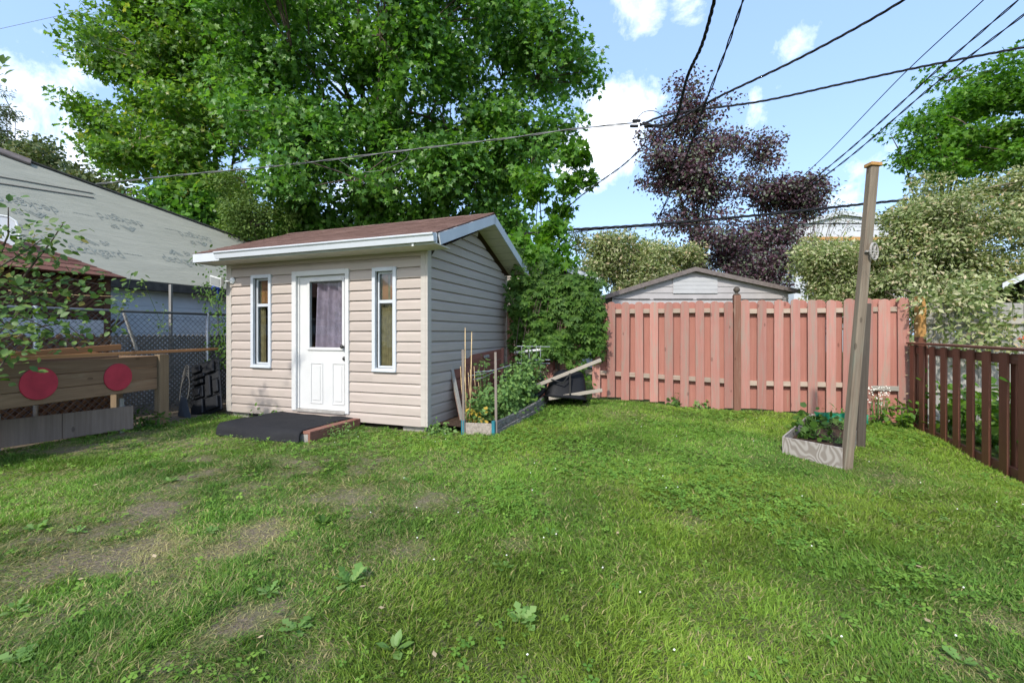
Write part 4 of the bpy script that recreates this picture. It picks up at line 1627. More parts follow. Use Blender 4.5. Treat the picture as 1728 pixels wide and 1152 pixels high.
sb = gp(1449, 752)
st_top = at(1460, 512, sb.y)
stub = wood_bar('support_post', 'grey_dark', sb - Vector((0, 0, 0.1)), st_top, 0.10, 0.09, None, 0.006, up=(0, -1, 0))
tag(stub, 'short dark post standing right behind the leaning pole', 'post')

pl = thing('planter_box', (PLANTER[0].x, PLANTER[0].y, 0), 0, 'low weathered plywood planter box with soil beside the leaning pole', 'planter')
PC = [p.copy() for p in PLANTER]
o0 = PLANTER[0]
cen = sum(PC, Vector((0, 0))) / 4
for i in range(4):
    p, q = PC[i], PC[(i + 1) % 4]
    d = (q - p).normalized()
    zp, zq = float(gz(p.x, p.y)), float(gz(q.x, q.y))
    sh = 0.010
    a, b = p + d * (0.0115 if i % 2 else -0.01), q - d * (0.0115 if i % 2 else -0.01)
    zt = 0.145
    zlo = min(zp, zq) - 0.06
    m = Matrix.Translation((((a + b) / 2).x - o0.x, ((a + b) / 2).y - o0.y, 0)) @ Matrix.Rotation(math.atan2(d.y, d.x), 4, 'Z')
    L = (b - a).length
    MB().box(-L / 2, L / 2, -0.010, 0.010, zlo, zt - (0.03 if i == 1 else 0.0) + 0.002 * i).build('side_panel', 'plywood', pl, 0.003, M=m)
sv, sf = [], []
for j in range(13):
    for i in range(9):
        u, v = i / 8, j / 12
        p = (PC[0].lerp(PC[1], u)).lerp(PC[3].lerp(PC[2], u), v)
        p = p.lerp(cen, 0.02)
        sv.append((p.x - o0.x, p.y - o0.y, 0.04 + rr.uniform(-0.012, 0.018)))
for j in range(12):
    for i in range(8):
        k = j * 9 + i
        sf.append((k, k + 1, k + 10, k + 9))
MB().add(sv, sf).build('soil', 'soil', pl, smooth=True)

# ------------------------------------------------------------------ wooden bench-box on the left with two red discs
QA, QB = Vector((-5.40, 4.69, 0)), Vector((-5.18, 6.58, 0))
QD = (QB - QA).normalized()
QR = math.atan2(-QD.x, QD.y)
QA = QA - QD * 1.4
QL = (QB - QA).length
bench = thing('timber_bed', tuple(QA), QR, 'raised cedar plank bed on the left with two red discs on it', 'planter')
for i in range(3):
    z = 0.545 + i * 0.163
    box_part('plank', 'cedar', bench, -0.019, 0.019, 0.0, QL - 0.085, z, z + 0.158, 0.007)
box_part('post', 'cedar_v', bench, -0.04, 0.05, QL - 0.083, QL + 0.075, -0.12, 1.045, 0.005)
box_part('post', 'cedar_v', bench, -0.13, -0.02, 1.05, 1.14, -0.1, 0.86, 0.005)
box_part('post', 'cedar_v', bench, -0.72, -0.62, QL - 0.12, QL - 0.02, -0.1, 0.95, 0.005)
box_part('post', 'cedar_v', bench, -0.72, -0.62, 1.05, 1.14, -0.1, 0.95, 0.005)
for i in range(3):
    z = 0.545 + i * 0.163
    box_part('back_plank', 'cedar', bench, -0.618, -0.58, 0.0, QL - 0.125, z, z + 0.160, 0.004)
for i in range(3):
    box_part('end_plank', 'cedar', bench, -0.578, -0.022, QL - 0.125, QL - 0.088, 0.545 + i * 0.163, 0.545 + i * 0.163 + 0.16, 0.004)
for i in range(3):
    box_part('floor_board', 'cedar', bench, -0.577 + i * 0.185, -0.577 + i * 0.185 + 0.18, 0.02, QL - 0.13, 0.55, 0.575, 0.004)


def bench_y(px):
    r = Vector(((px - CX) / F, 1.0))
    det = QD.x * (-r.y) - QD.y * (-r.x)
    return (-QA.x * (-r.y) + QA.y * (-r.x)) / det


for px, py, rad, lab in ((62, 647, 0.182, 'round red painted disc hung on the cedar planks, the one further left'), (196, 636, 0.180, 'round red painted disc hung on the cedar planks nearest the end post')):
    y = bench_y(px)
    wp = QA + QD * y
    z = CH - (py - HY) / F * wp.y
    o = MB().lathe([(rad - 0.004, 0), (rad, 0.004), (rad, 0.014), (rad - 0.004, 0.018)], (0, 0, 0), 40).build('wall_disc', 'red_paint', None)
    o.matrix_world = Matrix.Translation((wp.x, wp.y, z)) @ Matrix.Rotation(QR, 4, 'Z') @ Matrix.Translation((0.021, 0, 0)) @ Matrix.Rotation(R(90), 4, 'Y') @ Matrix.Rotation(R(3), 4, 'X')
    tag(o, lab, 'disc', 'red discs on the timber bed')

lb = thing('board_edging', (-5.87, 5.13, 0), 0, 'low grey board edging standing under the cedar planks', 'edging')
pL, pR = Vector((-6.35, 4.32)), Vector((-5.25, 6.17))
dd = (pR - pL).normalized()
Lb = (pR - pL).length
M = Matrix.Translation((pL.x + 5.87, pL.y - 5.13, 0)) @ Matrix.Rotation(math.atan2(dd.y, dd.x), 4, 'Z')
for i in range(3):
    w = Lb / 3
    MB().box(-w / 2 + 0.002, w / 2 - 0.002, -0.012, 0.012, -0.16, 0.16).build('board', 'board_grey', lb, 0.003, M=M @ Matrix.Translation((w * (i + 0.5), 0, 0.195 - 0.0)))
for i, (x, h) in enumerate(((Lb - 0.12, 0.47), (Lb * 0.42, 0.43))):
    MB().box(-0.025, 0.025, 0.014, 0.05, -0.1, h).build('stake', 'weathered', lb, 0.003, M=M @ Matrix.Translation((x, 0, 0)))

# timbers lying on top
for k, (p, q, w, h, mat, lab) in enumerate((
        ((-5.47, 4.55, 1.075), (-4.93, 7.45, 1.095), 0.045, 0.040, 'stain_pole', 'long thin brown pole lying on the cedar bed, reaching past its end post'),
        ((-5.60, 4.45, 1.085), (-5.42, 6.15, 1.165), 0.05, 0.075, 'stain_pole', 'short thick brown timber resting on the cedar bed'),
        ((-5.78, 4.25, 1.06), (-5.52, 5.9, 1.09), 0.09, 0.03, 'stain_pole', 'flat brown board lying at the back of the cedar bed'))):
    o = wood_bar('timber', 'stain_pole_z', p, q, w, h)
    tag(o, lab, 'timber', 'timbers lying on the cedar bed')
ls = wood_bar('leaning_stick', 'weathered', at(231, 592, 7.0), at(209, 528, 7.05), 0.035, 0.03)
tag(ls, 'pale weathered stick leaning behind the cedar bed', 'stick')
ls2 = wood_bar('metal_rod', 'galv_rod', gp(262, 694) + Vector((-0.1, 0.3, 0)), gp(250, 668) + Vector((-0.1, 0.1, 0.3)), 0.03, 0.03)
tag(ls2, 'thin grey rod under the end of the cedar bed', 'rod')

# ------------------------------------------------------------------ chain-link fence along the left side
cl_ = thing('chain_link_fence', (*lot(-4.8, 0), 0), LOT, 'galvanised chain-link fence behind the cedar bed', 'fence')
CB0, CB1, CZ = -5.2, 3.0, 1.70
MB().tube([(0, CB0, CZ - 0.03), (0, CB1, CZ + 0.02)], 0.022, 8).build('top_rail', 'wire_metal', cl_, smooth=True)
for b in (-4.6, -1.9, 0.42, 2.4):
    MB().tube([(0.0, b, -0.2), (0.0, b, CZ + 0.02)], 0.028, 8).build('post', 'galvanised', cl_, smooth=True)
wm = MB()
dm = 0.085
nb = int((CB1 - CB0) / dm)
for i in range(nb):
    for s in (1, -1):
        b = CB0 + i * dm
        z = 0.05
        k = 0
        r = 0.0030
        pts = []
        while z < CZ - 0.02:
            pts.append((0.004 * s * (1 if k % 2 else -1), b + (dm / 2 if k % 2 else 0) * s, z))
            z += dm / 2 * 1.05
            k += 1
        o = len(wm.v)
        for (x, y, zz) in pts:
            wm.v += [(x + r, y - r, zz), (x - r, y - r, zz), (x, y + r * 1.4, zz)]
        for j in range(len(pts) - 1):
            a = o + 3 * j
            wm.f += [(a, a + 1, a + 4, a + 3), (a + 1, a + 2, a + 5, a + 4), (a + 2, a, a + 3, a + 5)]
tag(wm.build('wire_mesh', 'wire_metal', cl_), kind='stuff')


def lattice(name, label, a, b0, b1, z0, z1, mat, pitch, w, group):
    root = thing(name, (*lot(a, (b0 + b1) / 2), 0), LOT, label, 'lattice', group)
    W, H = b1 - b0, z1 - z0
    n = int((W + H) / pitch)
    for s in (1, -1):
        for i in range(n + 1):
            c = -W / 2 - H + i * pitch
            # line y = c + (z) for s=1, clipped to the panel
            y0_, y1_ = c, c + H
            za, zb = 0.0, H
            if y0_ < -W / 2:
                za = -W / 2 - y0_
                y0_ = -W / 2
            if y1_ > W / 2:
                zb = H - (y1_ - W / 2)
                y1_ = W / 2
            if zb - za < 0.04:
                continue
            p, q = Vector((0.006 * s, y0_ * s, z0 + za)), Vector((0.006 * s, y1_ * s, z0 + zb))
            m = (p + q) / 2
            d = (q - p)
            ang = math.atan2(d.z, d.y)
            L = d.length
            MB().box(-L / 2, L / 2, -0.005, 0.005, -w / 2, w / 2).build('slat', mat, root, M=Matrix.Translation(m) @ Matrix.Rotation(R(90), 4, 'Z') @ Matrix.Rotation(-ang, 4, 'Y'))
    return root


lattice('garden_lattice', 'brown wooden lattice panel behind the cedar bed', -4.88, -3.6, -1.02, 0.12, 1.335, 'lattice_brown', 0.125, 0.042, 'lattice panels along the chain-link fence')
lattice('garden_lattice', 'weathered grey lattice panel beyond the brown one, near the shed', -4.92, -1.0, 1.4, 0.10, 1.33, 'lattice_grey', 0.078, 0.03, 'lattice panels along the chain-link fence')

# ------------------------------------------------------------------ neighbour's garage: roof sheeted with printed underlayment
GP = 0.84
ga = thing('garage', (*lot(-6.0, 0), 0), LOT, 'neighbouring garage on the left, its steep roof covered in printed grey underlayment', 'garage')
# local: x = a + 6, y = b; roof surface z = 2.33 - GP*x for x<0
zr = lambda x: 2.33 - GP * x


def top_x(b):
    return -3.0 + (1.05 / 4.1) * (b + 0.62)


rv = [(0, -9, zr(0)), (0, 6.5, zr(0)), (top_x(6.5), 6.5, zr(top_x(6.5))), (top_x(-9), -9, zr(top_x(-9)))]
dn = Vector((-GP, 0, -1)).normalized() * 0.09
MB().add(rv + [tuple(Vector(p) + dn) for p in rv], [(0, 1, 2, 3), (7, 6, 5, 4), (0, 4, 5, 1), (1, 5, 6, 2), (2, 6, 7, 3), (3, 7, 4, 0)]).build('roof', 'underlayment', ga)
groof = [c for c in ga.children if c.name.startswith('roof')][-1]
# far slope and gable so that the roof is a closed body
MB().add([(top_x(6.5), 6.5, zr(top_x(6.5)) - 0.01), (top_x(-9), -9, zr(top_x(-9)) - 0.01), (-8.5, -9, 2.0), (-6.5, 6.5, 2.0)], [(0, 1, 2, 3)]).build('far_slope', 'roof_edge', ga)
MB().box(-0.30, -0.22, -9, 6.4, -0.2, 2.43).build('wall', 'garage_wall', ga)
for i in range(9):
    z = 0.12 + i * 0.25
    MB().box(-0.221, -0.210, -8.98, 6.38, z, z + 0.243).build('wall_panel', 'garage_wall', ga, 0.003)
MB().box(-0.209, -0.02, -8.98, 6.38, 2.17, 2.19).build('soffit', 'fascia_dark', ga)
MB().box(-0.02, 0.012, -9, 6.5, 2.16, 2.315).build('fascia', 'fascia_dark', ga, 0.003)
# dark edge along the top of the sheet and the lifted end of old roofing
pts = [Vector((top_x(b) + 0.01, b, zr(top_x(b)) + 0.012)) for b in np.linspace(-9, 6.5, 12)]
e = MB()
for p, q in zip(pts[:-1], pts[1:]):
    e.bar(p, q, 0.09, 0.03)
e.build('top_edge', 'fascia_dark', ga)
p, q = Vector((top_x(-3.0), -3.0, zr(top_x(-3.0)) + 0.05)), Vector((top_x(-0.25) + 0.08, -0.25, zr(top_x(-0.25) + 0.08) + 0.045))
MB().bar(p, q, 0.22, 0.05, up=(GP, 0, 1)).build('ridge_strip', 'roof_edge', ga, 0.01)
q0, q1 = at(0, 298, 8.0), at(157, 330, 9.0)
GAI = Matrix.Rotation(-LOT, 4, 'Z') @ Matrix.Translation(-Vector((*lot(-6.0, 0), 0)))


def on_roof(px, py):
    """point of the garage roof seen at a photo pixel, in garage coordinates"""
    c0 = GAI @ Vector((0, 0, CH))
    d = GAI.to_3x3() @ Vector(((px - CX) / F, 1.0, -(py - HY) / F))
    # z = 2.33 - GP x
    t = (2.33 - GP * c0.x - c0.z) / (d.z + GP * d.x)
    return c0 + d * t


rn = Vector((GP, 0, 1)).normalized()                # roof normal
ru = Vector((-1, 0, GP)).normalized()               # up the slope
rl = Vector((0, 1, 0))
for (x0, y0_), (x1, y1_), wd in (((-40, 292), (157, 327), 0.02), ((-40, 304), (157, 334), 0.035)):
    p, q = on_roof(x0, y0_) + rn * 0.014, on_roof(x1, y1_) + rn * 0.014
    MB().bar(p, q, wd, 0.02, up=rn).build('batten', 'weathered_h', ga, 0.002)
p, q = on_roof(157, 326) + rn * 0.014, on_roof(157, 336) + rn * 0.014


def text_part(txt, size, parent, M, name='print'):
    c = bpy.data.curves.new(name, 'FONT')
    c.body = txt
    c.size = size
    c.align_x = 'CENTER'
    c.align_y = 'CENTER'
    c.offset = -0.0
    to = bpy.data.objects.new(name, c)
    COL.objects.link(to)
    bpy.context.view_layer.update()
    me = bpy.data.meshes.new_from_object(to)
    bpy.data.objects.remove(to)
    me.materials.clear()
    me.materials.append(MATS['print_ink'])
    return link(name, me, parent, M)


def print_mark(px, py, flip, size, bp=True):
    c = on_roof(px, py) + rn * 0.006
    x = rl.copy()
    y = ru.copy()
    if flip:
        x, y = -x, -y
    m = Matrix((x, y, rn)).transposed().to_4x4()
    m.translation = c
    text_part('deckgard', size, groof, m @ Matrix.Diagonal((1, 1.7, 1, 1)))
    if bp:
        text_part('BP', size * 0.6, groof, m @ Matrix.Translation((size * 1.1, size * 1.35, 0)) @ Matrix.Diagonal((1, 1.7, 1, 1)))
        h = MB()
        s = size * 0.5
        for p, q in (((-1.2, 0.1), (0, 1.0)), ((0, 1.0), (1.2, 0.1)), ((-0.7, 0.05), (0, 0.55)), ((0, 0.55), (0.7, 0.05))):
            a, b = Vector((p[0] * s, p[1] * s, 0)), Vector((q[0] * s, q[1] * s, 0))
            d = (b - a).normalized()
            n_ = Vector((-d.y, d.x, 0)) * s * 0.12
            h.add([a - n_, a + n_, b + n_, b - n_], [(0, 1, 2, 3)])
        h.build('house_mark', 'print_ink', groof, M=m @ Matrix.Translation((-size * 0.1, size * 0.85, 0)) @ Matrix.Diagonal((1, 1.7, 1, 1)))


for px, py, fl, s in ((163, 424, 0, 0.225), (308, 440, 0, 0.225), (204, 372, 1, 0.225), (330, 400, 1, 0.21), (47, 346, 1, 0.225), (20, 398, 0, 0.225), (352, 396, 1, 0.2)):
    if px == 352:
        continue
    print_mark(px, py, fl, s)
for px, py in ((140, 362), (225, 430), (290, 388)):
    c = on_roof(px, py) + rn * 0.006
    m = Matrix((rl, ru, rn)).transposed().to_4x4()
    m.translation = c
    k = MB()
    for j in range(7):
        k.box(-0.16 + j * 0.045, -0.13 + j * 0.045, -0.008, 0.008 + 0.008 * (j % 2), 0, 0.0005)
    k.build('small_print', 'print_ink', groof, M=m)
# grey post in front of the garage wall, blue fixture on a pole
for nm, px, py0, py1, d, w, mat, lab in (('wall_post', 288, 480, 575, 8.15, 0.045, 'weathered', 'thin grey post against the pale garage wall behind the chain-link fence'),):
    o = wood_bar(nm, mat, at(px, 640, d), at(px, py0, d), w, w)
    tag(o, lab, 'post')
bl = thing('blue_fixture', tuple(at(368, 640, 8.6)), 0, 'blue plastic fixture on a thin pole by the left corner of the shed', 'fixture')
zb = CH - (497 - HY) / F * 8.6 - bl.location.z
MB().tube([(0, 0, -0.3), (0, 0, zb - 0.1)], 0.014, 6).build('pole', 'wire_metal', bl)
MB().tube([(0, 0, zb - 0.12), (0, 0, zb + 0.10)], 0.028, 8).build('body', 'blue_plastic', bl)
MB().tube([(-0.10, 0, zb + 0.12), (-0.02, 0, zb + 0.14), (0.05, 0, zb + 0.12)], [0.05, 0.055, 0.03], 8).build('head', 'blue_plastic', bl)
# white round-edged panel hanging at the far left
wp_ = thing('white_sheet', tuple(at(8, 425, 6.3)), R(30), 'pale white round-edged panel behind the leaves at the far left', 'panel')
poly = [(-0.6, 0.0), (0.08, 0.0), (0.14, 0.12), (0.155, 0.28), (0.12, 0.44), (0.04, 0.50), (-0.6, 0.55)]
MB().prism(poly, -0.01, 0.01).build('sheet', 'pale_wall', wp_, 0.004)
MB().tube([Vector((x, -0.012, z)) for x, z in poly[1:]], 0.012, 5).build('rim', 'white_plastic', wp_)
MB().tube([(-0.2, 0.03, 0.02), (-0.2, 0.03, -1.5)], 0.02, 6).build('leg', 'wire_metal', wp_)

# ------------------------------------------------------------------ small brown garden hut of the neighbour
hut = thing('lattice_hut', (*lot(-5.45, -0.78), 0), LOT, 'small brown lattice-walled hut with red shingle roof behind the chain-link fence', 'hut')
box_part('wall', 'hut_wood', hut, -0.52, -0.03, -3.6, -0.03, -0.1, 2.2)
n = 0
for i in range(52):
    y = -3.55 + i * 0.075
    L = 0.78
    p, q = Vector((-0.012, max(y, -3.55), 1.58)), Vector((-0.012, y + 0.66, 2.24))
    if q.y > -0.03:
        f = (q.y + 0.03) / 0.66
        q = p.lerp(q, 1 - f)
    if (q - p).length < 0.05:
        continue
    m = (p + q) / 2
    d = q - p
    L = d.length
    MB().box(-L / 2, L / 2, -0.008, 0.008, -0.016, 0.016).build('slat', 'hut_wood', hut, M=Matrix.Translation(m) @ Matrix.Rotation(R(90), 4, 'Z') @ Matrix.Rotation(-math.atan2(d.z, d.y), 4, 'Y'))
for i in range(3):
    box_part('skirt_panel', 'pale_wall', hut, -0.02, 0.0, -3.6 + i * 1.2, -3.6 + i * 1.2 + 1.195, 1.30, 1.565)
box_part('corner_post', 'hut_wood', hut, -0.05, 0.03, -0.03, 0.05, -0.1, 2.22)
# hip roof in shingle courses
e0, e1 = Vector((0.22, -4.0, 2.25)), Vector((0.22, 0.17, 2.25))
r0, r1 = Vector((-0.36, -4.0, 2.68)), Vector((-0.36, -0.72, 2.68))
MB().add([e0, e1, r1, r0, (-0.70, 0.17, 2.25), (-0.70, -4.0, 2.25)], [(0, 1, 2, 3), (1, 4, 2), (4, 5, 3, 2), (0, 5, 4, 1), (0, 3, 5)]).build('roof', 'shingle_red', hut)
hroof = [c for c in hut.children if c.name.startswith('roof')][-1]
rr = random.Random(8)
nr = 6
for k in range(nr):
    u0, u1 = k / nr, (k + 1) / nr + 0.03
    a0, a1 = e0.lerp(r0, u0), e1.lerp(r1, u0)
    b0, b1 = e0.lerp(r0, u1), e1.lerp(r1, u1)
    nrm = (e1 - e0).cross(r0 - e0).normalized()
    if nrm.z < 0:
        nrm = -nrm
    L = (a1 - a0).length
    m = int(L / 0.26)
    for j in range(m):
        f0, f1 = j / m, (j + 0.97) / m
        q = [a0.lerp(a1, f0) + nrm * 0.014, a0.lerp(a1, f1) + nrm * 0.014, b0.lerp(b1, f1) + nrm * 0.004, b0.lerp(b1, f0) + nrm * 0.004]
        o = MB().add([p + nrm * rr.uniform(0, 0.003) for p in q] + [p - nrm * 0.012 for p in q], [(0, 1, 2, 3), (4, 5, 1, 0), (5, 6, 2, 1), (7, 4, 0, 3)]).build('shingle', 'shingle_red', hroof)

# ------------------------------------------------------------------ black plastic things between the bed and the shed
tb = gp(352, 697) + Vector((0.06, -0.12, 0))
tray = thing('plastic_liner', tuple(tb), R(-8), 'large black moulded plastic liner leaning on edge beside the cedar bed', 'liner')
TM = Matrix.Rotation(R(-19), 4, 'Y') @ Matrix.Rotation(R(-16), 4, 'X') @ Matrix.Diagonal((1.12, 1.0, 1.06, 1))
MB().box(-0.22, 0.25, 0, 0.05, 0.0, 0.90, TM).build('panel', 'black_plastic', tray, 0.02)
for x0, x1, z0, z1, h in ((-0.21, 0.0, 0.02, 0.26, 0.09), (0.03, 0.24, 0.04, 0.24, 0.07), (-0.20, -0.02, 0.30, 0.50, 0.05), (-0.16, -0.06, 0.34, 0.46, 0.075), (0.04, 0.12, 0.27, 0.62, 0.06), (0.15, 0.24, 0.30, 0.52, 0.045),
                          (-0.2, 0.0, 0.53, 0.60, 0.06), (-0.2, 0.02, 0.63, 0.70, 0.05), (0.05, 0.2, 0.66, 0.84, 0.055), (-0.2, -0.05, 0.74, 0.86, 0.05)):
    MB().box(x0, x1, -h, -0.001, z0, z1, TM).build('raised_panel', 'black_plastic', tray, 0.012)
for i in range(5):
    MB().box(-0.21, 0.24, -0.012 - 0.004 * (i % 2), -0.0005, 0.275 + i * 0.13, 0.29 + i * 0.13, TM).build('rib', 'black_plastic', tray, 0.004)
bp_ = gp(384, 690) + Vector((-0.05, 0.55, 0))
bin_ = thing('slotted_bin', (bp_.x, bp_.y, 0), LOT, 'black slotted plastic bin tucked against the left wall of the shed', 'bin')
bv = [(-0.2, -0.16, 0.22), (0.2, -0.16, 0.22), (0.2, 0.16, 0.22), (-0.2, 0.16, 0.22), (-0.23, -0.19, 0.72), (0.23, -0.19, 0.72), (0.23, 0.19, 0.72), (-0.23, 0.19, 0.72)]
MB().add(bv, [(0, 3, 2, 1), (0, 1, 5, 4), (1, 2, 6, 5), (2, 3, 7, 6), (3, 0, 4, 7)]).build('body', 'black_plastic', bin_, 0.01)
frame_b = MB().box(-0.25, 0.25, -0.21, -0.185, 0.70, 0.735).box(-0.25, 0.25, 0.185, 0.21, 0.70, 0.735).box(-0.25, -0.225, -0.184, 0.184, 0.70, 0.735).box(0.225, 0.25, -0.184, 0.184, 0.70, 0.735).build('rim', 'black_plastic', bin_, 0.004)
for i in range(5):
    MB().box(-0.15 + i * 0.06, -0.13 + i * 0.06, -0.192, -0.186, 0.60, 0.68).build('slot', 'wire_metal', bin_)
box_part('crate', 'weathered', bin_, -0.2, 0.2, -0.15, 0.15, -0.05, 0.2)
hc = gp(305, 706)
hose = MB()
for k in range(5):
    pts = []
    for a in np.linspace(0, 2 * math.pi, 20):
        pts.append(hc + Vector((0.07 * math.cos(a) - 0.02 * k - 0.12, 0.25 + 0.03 * k + 0.05 * math.sin(a), 0.40 + (0.26 + 0.03 * k) * math.sin(a) + 0.01 * k)))
    hose.tube(pts, 0.008, 5, cap=False)
o = hose.build('hose_coil', 'coil_grey', None, smooth=True)
tag(o, 'loose coil of grey hose hanging between the end post and the black liner', 'coil')
tv = [hc + Vector(p) for p in [(-0.14, 0.2, 0.34), (0.0, 0.12, 0.30), (0.16, 0.0, 0.05), (0.18, -0.03, 0.0), (0.05, 0.02, 0.02), (-0.13, 0.12, 0.02), (0.08, 0.05, 0.14), (-0.05, 0.10, 0.16)]]
o = MB().add(tv, [(0, 1, 7), (1, 6, 7), (1, 2, 6), (2, 3, 4), (2, 4, 6), (4, 5, 7), (4, 7, 6), (5, 0, 7)]).build('folded_sheet', 'slate_sheet', None)
o.modifiers.new('thickness', 'SOLIDIFY').thickness = 0.008
tag(o, 'crumpled slate-grey plastic sheet lying beside the end post', 'sheet')

# ------------------------------------------------------------------ tomato bed beside the shed
bed = thing('tomato_bed', (*lot(0.05, 0.05), 0), LOT, 'curved stone-look edging round the tomato bed beside the shed', 'flower bed')
BI = (Matrix.Translation(Vector((*lot(0.05, 0.05), 0))) @ Matrix.Rotation(LOT, 4, 'Z')).inverted()


def bed_pt(px, py):
    return BI @ gp(px, py)


p0, p1 = bed_pt(783, 733), bed_pt(834, 735)
MB().bar((p0 - p1) / 2 + Vector((0, 0, 0)), (p1 - p0) / 2, 0.03, 0.20).build('front_board', 'pebble_board', bed, 0.004, M=Matrix.Translation((p0 + p1) / 2 + Vector((0, 0, 0.06))))
edge_px = [(836, 735), (852, 727), (868, 718), (884, 710), (899, 701), (912, 692), (921, 683), (927, 675), (928, 668)]
ep = [bed_pt(*p) for p in edge_px]
for i in range(len(ep) - 1):
    p, q = ep[i], ep[i + 1]
    for k, (z, o) in enumerate(((0.0, 0.0), (0.098, 0.012))):
        n_ = Vector((-(q - p).y, (q - p).x, 0)).normalized() * o
        m = (p + q) / 2 + n_ + Vector((0, 0, 0.03 + z))
        MB().bar((p - q) / 2 * 0.995, (q - p) / 2 * 0.995, 0.045, 0.095).build('edging_block', 'stone_edging', bed, 0.006, M=Matrix.Translation(m))
for p in (p0, p1):
    MB().box(-0.022, 0.022, -0.022, 0.022, -0.1, 0.2).build('corner_bracket', 'teal_plastic', bed, 0.004, M=Matrix.Translation(p + Vector((0, -0.022, 0))))
sv = [p0, p1] + ep + [Vector((0.0, ep[-1].y, 0)), Vector((0.0, 0.1, 0))]
MB().add([(p.x, p.y, 0.10) for p in sv], [tuple(range(len(sv)))]).build('soil', 'soil', bed)
# stakes
for px, py, top, lab in ((781, 735, 590, 'dark wooden stake at the front left corner of the tomato bed'), (836, 736, 594, 'dark wooden stake at the front right corner of the tomato bed'),
                         (925, 672, 582, 'thin wooden stake at the far end of the tomato bed')):
    b = gp(px, py)
    o = wood_bar('garden_stake', 'stake', b + Vector((0.01, 0.04, -0.1)), at(px, top, b.y + 0.04), 0.032 if px < 900 else 0.04, 0.032)
    tag(o, lab, 'stake', 'wooden stakes of the tomato bed')
for i, (x0, x1, yb, yt, lab) in enumerate(((787, 785, 712, 553, 'pair'), (792, 796, 712, 560, 'pair'))):
    d = 6.25
    o = MB().tube([at(x0, yb + 4, d), at((x0 + x1) / 2 + (1 if i else -1), (yb + yt) / 2, d), at(x1, yt, d + 0.05)], [0.009, 0.008, 0.006], 6).build('bamboo_cane', 'straw', None, smooth=True)
    tag(o, 'tall bamboo cane by the shed wall, the taller one on the left' if i == 0 else 'tall bamboo cane by the shed wall, the shorter one on the right', 'cane', 'tall bamboo canes')
for i in range(7):
    px = 777 + i * 5.5 + (i % 3)
    d = 6.35 + 0.08 * i
    o = MB().tube([at(px + 6, 690, d), at(px + 2, 655, d), at(px, 618 + 5 * ((i * 3) % 4), d)], [0.007, 0.006, 0.004], 5).build('dry_stalk', 'straw', None, smooth=True)
    tag(o, 'short dry straw-coloured stalk in front of the leaning red-brown panel', 'stalk', 'dry stalks at the tomato bed')
# wire cage
cg = thing('plant_cage', tuple(bed.location), LOT, 'wire plant cage over the tomato plants', 'cage')
cb = [BI @ at(px, py, d) for px, py, d in ((882, 668, 7.7), (912, 668, 7.7), (925, 660, 8.2), (893, 660, 8.2))]
for k, (px, py) in enumerate(((880, 583), (893, 583), (905, 583), (912, 583))):
    MB().tube([BI @ at(px, 665, 7.8), BI @ at(px, py, 7.8)], 0.007, 5).build('upright', 'galvanised', cg)
for z in (584, 606, 612):
    MB().tube([BI @ at(872, z, 7.8), BI @ at(928, z + 1, 7.85)], 0.006, 5).build('ring_wire', 'galvanised', cg)
for z, (x0, x1) in ((628, (790, 838)), (622, (800, 862)), (634, (798, 832))):
    MB().tube([BI @ at(x0, z + 6, 6.5), BI @ at((x0 + x1) / 2, z + 3, 6.6), BI @ at(x1, z - 6, 6.9)], 0.005, 5).build('ring_wire', 'galvanised', cg)
o = MB().tube([at(868, 595, 8.35), at(928, 588, 8.2)], 0.028, 10).build('white_pipe', 'white_plastic', None, smooth=True)
tag(o, 'white plastic pipe lying across the far end of the tomato bed', 'pipe')
# leaning red-brown panel
pp = [at(778, 716, 6.45), at(842, 696, 7.9), at(846, 588, 8.25), at(756, 606, 6.75)]
pn = (pp[1] - pp[0]).cross(pp[3] - pp[0]).normalized()
if pn.x < 0:
    pn = -pn
lp = thing('old_door', tuple(pp[0]), 0, 'weathered red-brown boarded panel leaning on the side wall of the shed', 'panel')
nb = 6
for i in range(nb):
    u0, u1 = i / nb + 0.004, (i + 1) / nb - 0.004
    q = [pp[0].lerp(pp[3], u0), pp[1].lerp(pp[2], u0), pp[1].lerp(pp[2], u1), pp[0].lerp(pp[3], u1)]
    c = sum(q, Vector()) / 4
    xx = (pp[1] - pp[0]).normalized()
    yy = pn
    zz = xx.cross(yy).normalized()
    m = Matrix((xx, yy, zz)).transposed().to_4x4()
    m.translation = c - pp[0]
    mi = m.to_3x3().inverted()
    lq = [mi @ (p - c) for p in q]
    MB().add([p + Vector((0, 0.012, 0)) for p in lq] + [p - Vector((0, 0.012, 0)) for p in lq], [(0, 1, 2, 3), (7, 6, 5, 4), (0, 4, 5, 1), (1, 5, 6, 2), (2, 6, 7, 3), (3, 7, 4, 0)]).build('board', 'door_panel', lp, 0.003, M=m)
MB().bar(pp[0] - pp[0] + pn * 0.03, pp[3] - pp[0] + pn * 0.03, 0.05, 0.04).build('edge_batten', 'weathered', lp, 0.003)
MB().bar(pp[1] - pp[0] + pn * 0.03, pp[2] - pp[0] + pn * 0.03, 0.05, 0.04).build('edge_batten', 'door_panel', lp, 0.003)
hq = pp[3].lerp(pp[2], 0.58) - pp[0] + pn * 0.03 + (pp[0] - pp[3]).normalized() * 0.09
MB().bar(hq, hq + (pp[2] - pp[3]).normalized() * 0.16, 0.03, 0.05).build('handle', 'weathered', lp, 0.006)
pq = [at(858, 640, 8.5), at(905, 640, 8.6), at(900, 592, 8.75), at(862, 594, 8.65)]
